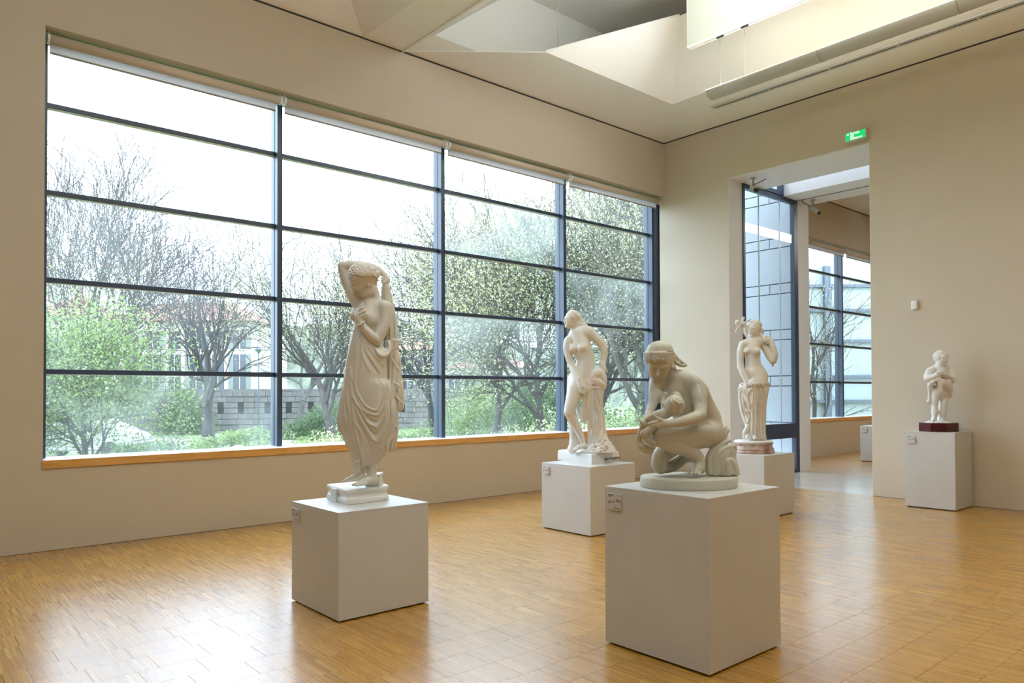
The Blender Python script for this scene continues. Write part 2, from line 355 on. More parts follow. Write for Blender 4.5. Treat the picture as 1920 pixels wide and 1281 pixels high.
for q in (ya, yb, yc, ya+np.array([0,-6,0]), yb+np.array([0,-6,0])):
    rel(tube('suspension_wire', [(XB+0.05, q[1], zf), (XB+0.05, q[1], zc[2]-0.03)], 0.0028, M_METAL, seg=5), lamp)
    rel(tube('wire_adjuster', [(XB+0.05, q[1], zc[2]-0.14), (XB+0.05, q[1], zc[2]-0.06)], 0.009, M_METAL, seg=6), lamp)
    rel(box('ceiling_clip', (XB+0.035, q[1]-0.055, zc[2]-0.03), (XB+0.065, q[1]+0.055, zc[2]-0.012), M_BLACK), lamp)
# slot air diffuser in the soffit by the right wall
ke = (HI-H)/(-cx)
def onslope(px, py):      # point where the sight line meets the sloping soffit by the right wall
    d = ray(px, py); n = np.array([ke, 0, 1.0]); return CAM+d*((H-n@CAM)/(n@d))
s0 = onslope(1340, 201); xs_ = s0[0]; zs_ = H-ke*xs_
sd = empty('slot_diffuser', (xs_, s0[1], zs_)); tag(sd, 'long narrow slot air diffuser set in the white soffit beside the right wall', 'air vent')
rel(box('diffuser_frame', (xs_-0.075, -13, zs_-0.014), (xs_+0.06, s0[1]+0.03, zs_+0.004), mat('grey_diffuser_metal', (0.55,0.56,0.55), 0.4, metal=0.2)), sd)
for i in range(11):
    rel(box('slot', (xs_-0.012, s0[1]-0.03-i*1.0-0.96, zs_-0.016), (xs_+0.012, s0[1]-0.03-i*1.0, zs_-0.0135), M_BLACK), sd)

# ---- window_1: four bays of five panes
M_UNDERLIT = mat('painted_underside_light', (0.66,0.70,0.70), 0.4)  # pale colour paints the light on the undersides of the transoms
BAR_Z = [1.843, 2.822, 3.760, 4.695]; MX = [-10.22, -7.625, -5.055, -2.45, 0.0]
def make_window(root, mx, ends, z0, z1, glass, yo=0.0, haze=None):
    yf, yg = 0.27+yo, 0.42+yo
    for i, x in enumerate(mx):
        bm = bmesh.new(); add_box(bm, (x-0.034, yf, z0), (x+0.034, yf+0.045, z1)); add_box(bm, (x-0.027, yf+0.045, z0), (x+0.027, yf+0.10, z1)); add_box(bm, (x-0.031, yf+0.105, z0), (x+0.031, yf+0.21, z1))
        add_box(bm, (x-0.02, yf+0.095, z0), (x+0.02, yf+0.11, z1))
        bm_obj('mullion', bm, M_FRAME, root)
    for a, b in zip(mx[:-1], mx[1:]):
        for z in BAR_Z:
            bm = bmesh.new(); add_box(bm, (a+0.03, yg-0.075, z-0.027), (b-0.03, yg-0.004, z+0.027), 0.004)
            tr_ = bm_obj('transom', bm, M_FRAME, root); box('lit_underside_strip', (a+0.03, yg-0.068, z-0.0315), (b-0.03, yg, z-0.0272), M_UNDERLIT, tr_)  # thin pale strip added for the bright underside of the bar
        zs = [z0]+BAR_Z+[z1]
        for k in range(5):
            g = glass((mx.index(a), k)); bm = bmesh.new()
            poly(bm, [(a+0.02, yg, zs[k]), (b-0.02, yg, zs[k]), (b-0.02, yg, zs[k+1]), (a+0.02, yg, zs[k+1])])
            bm_obj('pane', bm, g, root)
G_HAZE3 = glass_mat('dirty_lower_window_glass', 0.26, scale=1.4)
hz = {(0,0): G_HAZE3, (0,1): G_HAZE1, (2,1): G_HAZE2, (2,3): G_HAZE2, (2,4): G_HAZE1, (3,2): G_HAZE2, (2,2): G_CLEAR, (0,2): G_HAZE1}
win = empty('window_1', (0,0,0)); win['kind'] = 'structure'
make_window(win, MX, None, 0.92, 5.42, lambda k: hz.get(k, G_HAZE1 if k[0] >= 2 else G_CLEAR))
bm = bmesh.new(); add_box(bm, (0.15, 0.26, 0.92), (0.26, 0.47, 5.42)); bm_obj('end_post', bm, M_FRAME2, win)
bm = bmesh.new(); poly(bm, [(0.03, 0.42, 0.92), (0.15, 0.42, 0.92), (0.15, 0.42, 5.42), (0.03, 0.42, 5.42)]); bm_obj('pane', bm, G_CLEAR, win)
box('window_sill', (WX0, 0.0, 0.90), (0.26, 0.50, 0.926), M_SILLW, win)
sx = [WX0-0.01, -6.62, -3.2, 0.004]
for a, b in zip(sx[:-1], sx[1:]): box('sill_board', (a+0.001, -0.018, 0.843), (b-0.001, 0.0, 0.9262), M_SILL, win, 0.002)
# ---- roller blinds, rolled up
M_BLIND = mat('cream_blind_fabric', (0.62, 0.53, 0.41), 0.75, bump=0.05, bscale=400)
M_BLINDT = bpy.data.materials.new('thin_blind_fabric'); M_BLINDT.use_nodes = True
_n = M_BLINDT.node_tree.nodes; _l = M_BLINDT.node_tree.links; _b = _n['Principled BSDF']; _b.inputs['Base Color'].default_value = (0.85,0.85,0.86,1); _b.inputs['Roughness'].default_value = 0.8
_t = _n.new('ShaderNodeBsdfTranslucent'); _t.inputs[0].default_value = (0.80,0.80,0.84,1); _m = _n.new('ShaderNodeMixShader'); _m.inputs[0].default_value = 0.5
_l.new(_b.outputs[0], _m.inputs[1]); _l.new(_t.outputs[0], _m.inputs[2]); _l.new(_m.outputs[0], _n['Material Output'].inputs[0])
M_HEM = mat('olive_hem_bar', (0.30, 0.27, 0.20), 0.5)
def make_blind(x0, x1, label, yo=0.0, grp=None):
    yy = 0.125+yo; zc_ = 5.315; rr = 0.052
    b = empty('roller_blind', ((x0+x1)/2, yy, zc_)); tag(b, label, 'blind', grp)
    rel(tube('roller', [(x0+0.045, yy, zc_), (x1-0.045, yy, zc_)], rr, M_BLIND, seg=24), b)
    fz = rel(box('blind_fabric', (x0+0.05, yy+0.040, 5.19), (x1-0.07, yy+0.043, zc_), M_BLINDT), b)
    rel(box('hem_bar', (x0+0.05, yy+0.034, 5.176), (x1-0.07, yy+0.050, 5.196), M_HEM, bevel=0.003), b)
    for s, xx in ((-1, x0+0.03), (1, x1-0.03)):
        bm = bmesh.new(); add_tube(bm, [(xx-0.012, yy, zc_), (xx+0.012, yy, zc_)], 0.058, 20); add_box(bm, (xx-0.006, yy-0.02, zc_), (xx+0.006, yy+0.02, 5.397))
        rel(bm_obj('bracket', bm, M_SILLW), b)
BL = ['cream roller blind above the window bay at far left', 'cream roller blind above the second window bay, over the standing draped statue',
      'cream roller blind above the third window bay from the left', 'cream roller blind above the window bay next to the room corner']
be = [-10.235, -7.66, -5.09, -2.49, 0.03]
for i in range(4): make_blind(be[i], be[i+1], BL[i], grp='roller blinds of the large window')
make_blind_done = True
# small teal lining strip above the blinds is the recess head
o = box('trim_3', (WX0, 0.16, WZ1-0.006), (0.26, 0.5, WZ1-0.001), mat('grey_green_recess_head', (0.42,0.47,0.43), 0.6)); o['kind'] = 'structure'

# ================================================================== PASSAGE AND NEXT ROOM
o = box('floor_passage', (0.03, -7, -0.3), (2.75, DY1+0.02, 0.0), mat('pale_polished_stone', (0.56,0.52,0.45), 0.16, noise=0.12, nscale=1.2)); o['kind'] = 'structure'
o = box('floor_next_room', (2.75, -14, -0.3), (16, 0.0, 0.0), M_PARQ); o['kind'] = 'structure'
bm = bmesh.new(); add_box(bm, (2.42, DY1+0.0, -0.3), (2.92, 0.5, 8.0)); add_box(bm, (1.85, -14, DZ), (2.92, DY1, 7.0)); add_box(bm, (2.42,-14,-0.3),(2.92,-6.5,DZ))
o = bm_obj('wall_passage', bm, M_REVEAL); o['kind'] = 'structure'
o = box('painted_shadow_line', (2.38, -14, DZ-0.004), (2.41, DY1, DZ+0.001), M_DARK); o['kind'] = 'structure'  # shadow line under the beam, painted in as a dark strip
o = box('wall_passage_end', (0.44, -7.2, -0.3), (2.45, -7.0, DZ+1.5), M_REVEAL); o['kind'] = 'structure'
bm = bmesh.new(); add_box(bm, (2.92, 0, -0.3), (16, 0.5, WZ0)); add_box(bm, (2.92, 0, WZ1), (16, 0.5, H+0.4)); add_box(bm, (2.92, 0, WZ0), (3.2, 0.5, WZ1)); add_box(bm, (13.8, 0, WZ0), (16, 0.5, WZ1))
o = bm_obj('wall_next_room', bm, M_WALL); o['kind'] = 'structure'
bm = bmesh.new(); add_box(bm, (16, -14, -0.3), (16.3, 0.5, 7)); add_box(bm, (2.92, -14.3, -0.3), (16.3, -14, 7)); o = bm_obj('wall_next_room_far', bm, M_WALL); o['kind'] = 'structure'
o = box('next_room_shade_strip', (2.92, -0.004, H-0.022), (16, 0.0, H), M_DARK); o['kind'] = 'structure'  # shade of the next room's ceiling gap, painted in as a dark strip
nc = empty('ceiling_next_room', (0,0,0)); nc['kind'] = 'structure'
_c = ceil; ceil = nc
slab('soffit_panel', [(2.92,0,H),(8.2,0,H),(7.2,-1.6,H+0.1),(2.92,-1.6,H+0.1)]); slab('soffit_panel', [(8.2,0,H),(16,0,H),(16,-14,H),(8.2,-14,H)])
slab('soffit_panel', [(8.2,0,H),(8.2,-14,H),(7.2,-14,H+0.35),(7.2,-1.6,H+0.35)]); slab('soffit_panel', [(2.92,-1.6,H+0.1),(7.2,-1.6,H+0.1),(7.2,-14,H+0.35),(2.92,-14,H+0.35)])
ceil = _c
area('next_room_tube_light', (8.0, -5.0, 6.1), 5.0, 0.6, 230, WARM, (8.0, -5.0, 0)); 
win2 = empty('window_3', (0,0,0)); win2['kind'] = 'structure'
make_window(win2, [3.25, 5.65, 8.05, 10.55, 13.1], None, 0.92, 5.42, lambda k: G_HAZE1)
box('window_sill', (3.2, 0.0, 0.90), (13.8, 0.50, 0.926), M_SILLW, win2); box('sill_board', (3.2, -0.018, 0.843), (13.8, 0.0, 0.9262), M_SILL, win2, 0.002)
make_blind(3.25, 5.6, 'cream roller blind in the next room, hidden behind the white pier', grp='roller blinds of the next room')
make_blind(5.6, 8.0, 'cream roller blind in the next room, left of its window post', grp='roller blinds of the next room')
make_blind(8.0, 10.5, 'cream roller blind in the next room, right of its window post', grp='roller blinds of the next room')
# ---- window_2: full-height glazing on the left side of the passage
w2 = empty('window_2', (0,0,0)); w2['kind'] = 'structure'
yw = DY1
for nm, lo, hi in (('post', (0.44, yw-0.03, 0), (0.50, yw+0.06, 5.42)), ('post', (2.28, yw-0.03, 0), (2.42, yw+0.06, 5.42)), ('rail', (0.50, yw-0.03, 0.69), (2.28, yw+0.06, 0.975)),
                   ('rail', (0.50, yw-0.03, 5.34), (2.28, yw+0.06, 5.42)), ('rail', (0.50, yw-0.03, 0), (2.28, yw+0.06, 0.07)), ('rail', (1.12, yw-0.05, 5.42), (1.80, yw+0.06, 5.50)),
                   ('post', (1.79, yw-0.05, 5.42), (1.85, yw+0.06, 6.9)), ('rail', (0.5, yw-0.03, 6.35), (1.85, yw+0.06, 6.42))):
    box(nm, lo, hi, M_FRAME, w2)
M_FIN = mat('pale_blue_glass_joint', (0.55,0.66,0.74), 0.2)
for x in (1.0, 1.76): box('glass_joint', (x-0.009, yw-0.012, 0.07), (x+0.009, yw+0.006, 5.34), M_FIN, w2)
for a, b in ((0.5, 1.0), (1.0, 1.76), (1.76, 2.28)):
    for z0, z1 in ((0.07, 0.69), (0.975, 5.34)):
        bm = bmesh.new(); poly(bm, [(a, yw, z0), (b, yw, z0), (b, yw, z1), (a, yw, z1)]); bm_obj('pane', bm, G_PASS, w2)
bm = bmesh.new(); poly(bm, [(1.12,-7,6.95),(1.86,-7,6.95),(1.86,DY1,6.95),(1.12,DY1,6.95)]); bm_obj('sky_dimming_pane', bm, G_DIM, w2)  # pane added over the passage gap to dim the sky
box('rooflight_upstand', (1.12,-7.1,6.3), (2.0,-7.0,7.0), M_REVEAL, w2)
# ---- outside cladding of the next room, seen through window_2
fc = empty('wall_outside', (0,0,0)); fc['kind'] = 'structure'
M_CLAD = mat('grey_white_metal_cladding', (0.44, 0.49, 0.53), 0.45, noise=0.06, nscale=1.0)
zz = 0.05; rows = []
base = 1.715
for k in range(-2, 6):
    rows.append((base+k*0.94, base+k*0.94+0.205, True)); rows.append((base+k*0.94+0.205, base+(k+1)*0.94, False))
for z0, z1, nar in rows:
    cuts = [-1.36, -0.85, -0.20, 0.5] if nar else [-1.36, 0.5]
    for a, b in zip(cuts[:-1], cuts[1:]): box('cladding_panel', (2.385, a+0.006, z0+0.009), (2.415, b-0.006, z1-0.009), M_CLAD, fc, 0.003)
box('backing', (2.412, -1.40, -0.3), (2.419, 0.5, 8), M_FRAME2, fc)

# ================================================================== PLINTHS
def plinth(x0, y0, x1, y1, h, label):
    r = empty('plinth', ((x0+x1)/2, (y0+y1)/2, 0)); tag(r, label, 'plinth', 'white display plinths')
    rel(box('plinth_base', (x0+0.025, y0+0.025, 0), (x1-0.025, y1-0.025, 0.012), M_DARK), r)
    bm = bmesh.new(); add_box(bm, (x0, y0, 0.012), (x1, y1, h-0.019), 0.0015); rel(bm_obj('plinth_body', bm, M_PLINTH), r)
    bm = bmesh.new(); add_box(bm, (x0, y0, h-0.0185), (x1, y1, h), 0.0015); rel(bm_obj('top_board', bm, M_PLINTH), r)
    return r
P1 = (-9.112, -4.130, -8.357, -3.372, 0.766); P4 = (-8.022, -6.400, -7.248, -5.624, 1.000); P2 = (-5.565, -3.209, -4.80, -2.425, 0.772)
P3 = (-3.10, -3.881, -2.347, -3.13, 0.792); P5 = (-0.70, -5.262, -0.05, -4.630, 1.042); P6 = (5.58, -1.95, 6.25, -1.25, 0.81)
plinth(*P1, 'white cube plinth in the left foreground under the draped standing woman')
plinth(*P4, 'tall white plinth in the right foreground under the crouching woman with a baby')
plinth(*P2, 'white plinth under the nude woman who leans on a tree stump')
plinth(*P3, 'white plinth behind the crouching group, under the woman with a cupid')
plinth(*P5, 'white plinth against the right wall under the small child statue')
plinth(*P6, 'white plinth cut by the doorway edge, standing in the next room')
# ---- label plaques on the left faces
M_PLAQ = mat('pinkish_grey_plaque', (0.60, 0.56, 0.54), 0.4); M_INK = mat('black_print', (0.02,0.02,0.02), 0.6)
def plaque(P, dy, top, wd, hh, label):
    x0, y1 = P[0], P[3]; h = P[4]; ya_ = y1-dy; yb_ = ya_-wd; z1 = h-top; z0 = z1-hh
    r = empty('label_plaque', (x0-0.006, (ya_+yb_)/2, (z0+z1)/2)); tag(r, label, 'plaque', 'exhibit label plaques')
    rel(box('plaque_board', (x0-0.014, yb_, z0), (x0, ya_, z1), M_PLAQ, bevel=0.001), r)
    bm = bmesh.new()
    def ln(u0, u1, v): add_box(bm, (x0-0.0146, ya_-u1*wd, z1-v*hh-0.0022), (x0-0.0138, ya_-u0*wd, z1-v*hh+0.0022))
    for u0, u1, v in ((.08,.22,.09),(.24,.44,.1),(.08,.30,.17),(.60,.80,.36),(.83,.95,.38),(.66,.78,.45),(.83,.95,.46),(.08,.30,.47),(.33,.55,.5),(.08,.22,.57),(.50,.72,.85),(.75,.95,.88)): ln(u0, u1, v)
    rel(tag(bm_obj('printed_lines', bm, M_INK), kind='stuff'), r)
plaque(P1, 0.035, 0.045, 0.115, 0.095, 'small label plaque on the left face of the left foreground plinth')
plaque(P4, 0.035, 0.04, 0.115, 0.105, 'small printed label plaque on the tall foreground plinth')
plaque(P2, 0.035, 0.04, 0.10, 0.10, 'small pale label plaque on the plinth with the tree stump statue')
plaque(P5, 0.04, 0.055, 0.10, 0.115, 'small label plaque on the plinth with the small child statue')
plaque(P6, 0.04, 0.05, 0.12, 0.10, 'pale label plaque on the plinth in the next room')

# ================================================================== SMALL FITTINGS
# exit sign
es = empty('exit_sign', (-0.04, -3.72, 5.57)); tag(es, 'green illuminated sign reading Sortie de Secours above the doorway', 'sign')
rel(box('sign_housing', (-0.085, -3.895, 5.495), (0, -3.56, 5.645), mat('cream_sign_housing', (0.62,0.60,0.54), 0.5), bevel=0.004), es)
rel(box('sign_face', (-0.0875, -3.875, 5.510), (-0.084, -3.573, 5.632), mat('lit_green_face', (0.0,0.35,0.1), emit=(0.0,0.62,0.14), estr=0.9)), es)
M_LET = mat('lit_white_letters', (1,1,1), emit=(1,1,1), estr=1.1)
def text(body, size, loc, rot, m, parent, name='lettering', shear=0):
    c = bpy.data.curves.new(name, 'FONT'); c.body = body; c.size = size; c.extrude = 0.0006; c.offset = size*0.015
    t_ = bpy.data.objects.new(name, c); COL.objects.link(t_); c.shear = shear; c.space_character = 1.12; dg = bpy.context.evaluated_depsgraph_get(); me = bpy.data.meshes.new_from_object(t_.evaluated_get(dg)); bpy.data.objects.remove(t_)
    me.materials.clear(); me.materials.append(m); o = bpy.data.objects.new(name, me); COL.objects.link(o); o.rotation_euler = rot; o.location = loc; o['kind'] = 'stuff'
    if parent: rel(o, parent)
    return o
RW = (math.pi/2, 0, -math.pi/2)      # reads from the -x side
text('Sortie', 0.052, (-0.0885, -3.645, 5.594), RW, M_LET, es); text('de', 0.052, (-0.0885, -3.645, 5.556), RW, M_LET, es); text('Secours', 0.052, (-0.0885, -3.645, 5.518), RW, M_LET, es)
bm = bmesh.new(); vs = [bm.verts.new(p) for p in ((-0.0885, -3.590, 5.613), (-0.0885, -3.632, 5.613), (-0.0885, -3.611, 5.590))]; bm.faces.new(vs)
rel(bm_obj('arrow', bm, M_LET), es)
# wall detector
dt = empty('wall_detector', (-0.02, -4.53, 2.85)); tag(dt, 'small white box detector fixed to the right wall above the child statue', 'detector')
bm = bmesh.new(); add_box(bm, (-0.055, -4.575, 2.795), (0, -4.49, 2.925), 0.012); rel(bm_obj('detector_case', bm, mat('white_plastic', (0.78,0.78,0.76), 0.35)), dt)
bm = bmesh.new(); add_tube(bm, [(-0.05, -4.533, 2.812), (-0.066, -4.533, 2.812)], 0.014, 12); rel(bm_obj('sensor_lens', bm, M_SILLW), dt)
# surveillance cameras
M_CAMB = mat('cream_camera_body', (0.50, 0.47, 0.38), 0.4)
def seccam(x, y, dirv, label, cabdir):
    r = empty('surveillance_camera', (x, y, DZ)); tag(r, label, 'camera', 'ceiling cameras of the passage')
    tube('mounting_stem', [(0,0,0), (0,0,-0.012), (0,0,-0.014), (0,0,-0.16)], [0.045,0.045,0.018,0.014], M_METAL, r, 12)
    d = Vector(dirv).normalized(); c0 = Vector((0,0,-0.18))-d*0.07; c1 = c0+d*0.19
    bm = bmesh.new(); rr = bmesh.ops.create_cube(bm, size=1); q = d.to_track_quat('X','Z').to_matrix().to_4x4()
    bmesh.ops.transform(bm, matrix=Matrix.Translation((c0+c1)/2) @ q @ Matrix.Diagonal((0.19,0.085,0.08,1)), verts=bm.verts)
    bmesh.ops.bevel(bm, geom=list(bm.edges), offset=0.008, segments=2, affect='EDGES'); bm_obj('camera_body', bm, M_CAMB, r)
    tube('camera_lens', [c1-d*0.01, c1+d*0.05], [0.034,0.036], M_BLACK, r, 16)
    cb = Vector(cabdir); tube('cable', [c0, c0-d*0.04+Vector((0,0,0.02)), c0+cb*0.6+Vector((0,0,0.08)), Vector((0,0,0))+cb*1.1+Vector((0,0,-0.02)), cb*1.15], 0.007, M_BLACK, r, 6)
c1_ = hit(1412, 334, 2, DZ); c2_ = hit(1524, 375, 2, DZ)
seccam(c1_[0], c1_[1], (-0.5,-0.62,-0.45), 'cream security camera under the passage lintel at its front left corner', (0.16,-0.12,0))
seccam(c2_[0], c2_[1], (0.35,-0.6,-0.55), 'cream security camera with hanging cable deeper in the passage, by the white pier', (-0.14,0.13,0))
# ================================================================== OUTSIDE THE WINDOWS
GZ = -0.7
def at(px, depth, z=GZ):
    d = ray(px, 736.5); p = CAM + d*depth; return Vector((p[0], p[1], z))
def zpx(py, depth): return 1.6+(736.5-py)/F_PX*depth
M_GRASS = mat('spring_grass', (0.144,0.187,0.072), 0.9, c2=(0.079,0.115,0.043), nscale=0.35, bump=0.4, bscale=9)
M_PATH = mat('sandy_path', (0.331,0.288,0.23), 0.9, c2=(0.259,0.223,0.18), nscale=0.8)
o = box('ground', (-60, 0.5, GZ-0.5), (120, 150, GZ), M_GRASS); o['kind'] = 'structure'
a, b, c_, d_ = at(-200, 33), at(560, 29), at(560, 36), at(-200, 42)
bm = bmesh.new(); poly(bm, [(v.x, v.y, GZ+0.02) for v in (a, b, c_, d_)]); p = bm_obj('path', bm, M_PATH); p['kind'] = 'structure'

# ---- stone retaining wall with loopholes: blocks are parts
M_STONE = mat('grey_rubble_stone', (0.216,0.209,0.194), 0.9, c2=(0.122,0.119,0.115), nscale=1.5, bump=0.6, bscale=12)
M_MORT = mat('dark_mortar', (0.15,0.15,0.14), 0.9)
sw = empty('wall_garden', at(300, 44)); sw['kind'] = 'structure'
A = at(-60, 43); B = at(1000, 50); D = (B-A); LN = D.length; D.normalize(); ang = math.atan2(D.y, D.x); NRM = Vector((-D.y, D.x, 0))
sw.location = A; sw.rotation_euler = (0,0,ang)
rg = random.Random(9); hW = 2.5
box('wall_core', (0, 0.12, 0), (LN, 0.7, hW-0.05), M_MORT, sw); box('coping', (0, 0.0, hW-0.05), (LN, 0.75, hW+0.08), M_STONE, sw)
loops = [LN*t for t in (0.335,0.375,0.41,0.445,0.492,0.53,0.57,0.61,0.655,0.70,0.74)]
for lx in loops: box('loophole', (lx-0.17, 0.06, 1.05), (lx+0.17, 0.125, 1.75), M_BLACK, sw)
stones = []
for r in (3, 4):
    ed = [0.0]+sorted([lx-0.17 for lx in loops]+[lx+0.17 for lx in loops])+[LN]
    for a_, b_ in zip(ed[0::2], ed[1::2]):
        n_ = max(1, round((b_-a_)/0.75)); stones += [(a_+(b_-a_)*i/n_, r*0.35, (b_-a_)/n_, rg.uniform(0,0.06)) for i in range(n_)]
for r in (0, 1, 2, 5, 6):
    z0 = r*0.35; x = -rg.random()*0.6
    while x < LN:
        wd = rg.uniform(0.55, 1.0)
        stones.append((x, z0, wd, rg.uniform(0, 0.06)))
        x += wd
vis = [s_ for s_ in stones if LN*0.30 < s_[0] < LN*0.72][:290]
bmS = bmesh.new(); add_box(bmS, (0.012,0,0.012), (0.988,0.13,0.338), 0.02); meS = bpy.data.meshes.new('stone'); bmS.to_mesh(meS); bmS.free(); meS.materials.append(M_STONE)
for (x, z0, wd, dp) in vis:
    o = bpy.data.objects.new('stone', meS); COL.objects.link(o); o.parent = sw; o.location = (x, 0.02-dp, z0); o.scale = (wd, 1, 1)
bm = bmesh.new()
for s_ in stones:
    if s_ not in vis: add_box(bm, (s_[0]+.01, 0.02-s_[3], s_[1]+.012), (s_[0]+s_[2]-.01, 0.15, s_[1]+.338))
o = bm_obj('stone_field', bm, M_STONE, sw); o['kind'] = 'stuff'

# ---- houses beyond
M_PLAS = mat('cream_house_plaster', (0.58,0.54,0.46), 0.9, noise=0.08, nscale=0.4); M_PLAS2 = mat('pale_yellow_house_plaster', (0.58,0.51,0.38), 0.9, noise=0.08, nscale=0.4)
M_TILE = mat('red_roof_tiles', (0.32,0.13,0.09), 0.8, noise=0.2, nscale=2); M_HWIN = mat('dark_house_glass', (0.06,0.075,0.09), 0.2); M_SHUT = mat('grey_green_shutters', (0.20,0.22,0.21), 0.7)
def house(px0, px1, depth, ztop, zroof, cols, rowz, wsz, m, label, roofm=None, dep=10):
    A_ = at(px0, depth); B_ = at(px1, depth); D_ = B_-A_; L_ = D_.length; ang_ = math.atan2(D_.y, D_.x)
    r = empty('house', A_, ang_); tag(r, label, 'house')
    box('walls', (0, 0, 0), (L_, dep, ztop-GZ), m, r)
    bm = bmesh.new(); zt, zr = ztop-GZ, zroof-GZ
    if zroof > ztop:
        v = [bm.verts.new(q) for q in ((-0.5,-0.5,zt),(L_+0.5,-0.5,zt),(L_+0.5,dep+0.5,zt),(-0.5,dep+0.5,zt),(dep*0.35,dep/2,zr),(L_-dep*0.35,dep/2,zr))]
        for f in ((0,1,5,4),(1,2,5),(2,3,4,5),(3,0,4),(0,3,2,1)): bm.faces.new([v[i] for i in f])
        bm_obj('roof', bm, roofm or M_TILE, r)
        box('chimney', (L_*0.3, dep*0.5, zr-1.5), (L_*0.3+0.8, dep*0.5+0.6, zr+0.9), m, r)
    else: bm.free()
    for z in rowz:
        for k in range(cols):
            cx_ = L_*(k+0.5)/cols; w_, h_ = wsz
            f = box('window', (cx_-w_/2, -0.06, z-GZ), (cx_+w_/2, 0.05, z-GZ+h_), M_HWIN, r)
            box('window_frame', (cx_-w_/2-0.08, -0.09, z-GZ-0.12), (cx_+w_/2+0.08, 0.0, z-GZ-0.02), m, f); box('glazing_bar', (cx_-0.03, -0.08, z-GZ), (cx_+0.03, -0.06, z-GZ+h_), m, f)
            if k % 2 == 0:
                box('shutter', (cx_-w_/2-0.45, -0.08, z-GZ), (cx_-w_/2-0.02, 0.0, z-GZ+h_), M_SHUT, r); box('shutter', (cx_+w_/2+0.02, -0.08, z-GZ), (cx_+w_/2+0.45, 0.0, z-GZ+h_), M_SHUT, r)
    return r
house(185, 470, 62, zpx(600,62), zpx(565,67), 7, (zpx(738,62), zpx(696,62), zpx(652,62)), (1.0,1.5), M_PLAS, 'cream house with red roof behind the bare trees at left')
house(60, 165, 52, zpx(590,52), zpx(560,57), 3, (zpx(760,52), zpx(715,52), zpx(660,52)), (0.9,1.4), M_PLAS, 'pale house at far left behind the green leafy tree', dep=5)
house(700, 830, 80, zpx(655,80), zpx(640,86), 9, (zpx(738,80), zpx(712,80), zpx(688,80)), (1.1,1.9), M_PLAS2, 'cream apartment house seen right of the draped statue')
house(838, 1010, 70, zpx(690,70), zpx(668,75), 6, (zpx(765,70), zpx(735,70)), (1.0,1.6), M_PLAS, 'white house with a terrace beyond the yellow-green shrubs')
# distant hill
bm = bmesh.new(); P0, P1_ = at(-300, 115), at(2000, 115); n = 60; top = []; bot = []
for i in range(n+1):
    t = i/n; q = P0.lerp(P1_, t); zz = 9+5*math.sin(t*5.5-0.4)**2+1.2*math.sin(t*31)+0.8*math.sin(t*57)+.5*math.sin(t*113); top.append(bm.verts.new((q.x+3, q.y+10, max(zz,3)))); bot.append(bm.verts.new((q.x, q.y, GZ)))
for i in range(n): bm.faces.new((bot[i], bot[i+1], top[i+1], top[i]))
o = bm_obj('hill', bm, mat('hazy_wooded_hill', (0.19,0.21,0.15), 0.9, c2=(0.05,0.07,0.05), nscale=0.5, bump=1, bscale=0.6)); o['kind'] = 'structure'

# ---- trees
def leaf_mat(name, c1, c2, nscale=0.9):
    m = bpy.data.materials.new(name); m.use_nodes = True; N = m.node_tree.nodes; L = m.node_tree.links; b = N['Principled BSDF']
    g = N.new('ShaderNodeNewGeometry'); r = N.new('ShaderNodeValToRGB'); r.color_ramp.elements[0].color = (*c1,1); r.color_ramp.elements[1].color = (*c2,1)
    L.new(g.outputs['Random Per Island'], r.inputs[0]); L.new(r.outputs[0], b.inputs['Base Color']); b.inputs['Roughness'].default_value = 0.6
    t = N.new('ShaderNodeBsdfTranslucent'); L.new(r.outputs[0], t.inputs[0]); mx = N.new('ShaderNodeMixShader'); mx.inputs[0].default_value = 0.4
    L.new(b.outputs[0], mx.inputs[1]); L.new(t.outputs[0], mx.inputs[2]); L.new(mx.outputs[0], N['Material Output'].inputs[0]); return m
M_BARK = mat('grey_brown_bark', (0.13,0.12,0.11), 0.9, c2=(0.07,0.065,0.065), nscale=3)
M_BARKD = mat('dark_wet_bark', (0.075,0.072,0.075), 0.9)
M_BARKP = mat('pale_mottled_bark', (0.19,0.18,0.155), 0.9, c2=(0.085,0.085,0.07), nscale=2.5)
L_GREEN = leaf_mat('fresh_green_leaves', (0.173,0.274,0.086), (0.374,0.475,0.216)); L_PALE = leaf_mat('pale_yellow_green_leaves', (0.36,0.40,0.19), (0.70,0.69,0.42))
L_DARK = leaf_mat('deep_green_leaves', (0.065,0.122,0.05), (0.173,0.259,0.115)); L_BLOS = leaf_mat('white_blossom', (0.396,0.418,0.36), (0.612,0.619,0.576)); L_BUD = leaf_mat('tiny_buds', (0.216,0.187,0.101), (0.346,0.331,0.158))
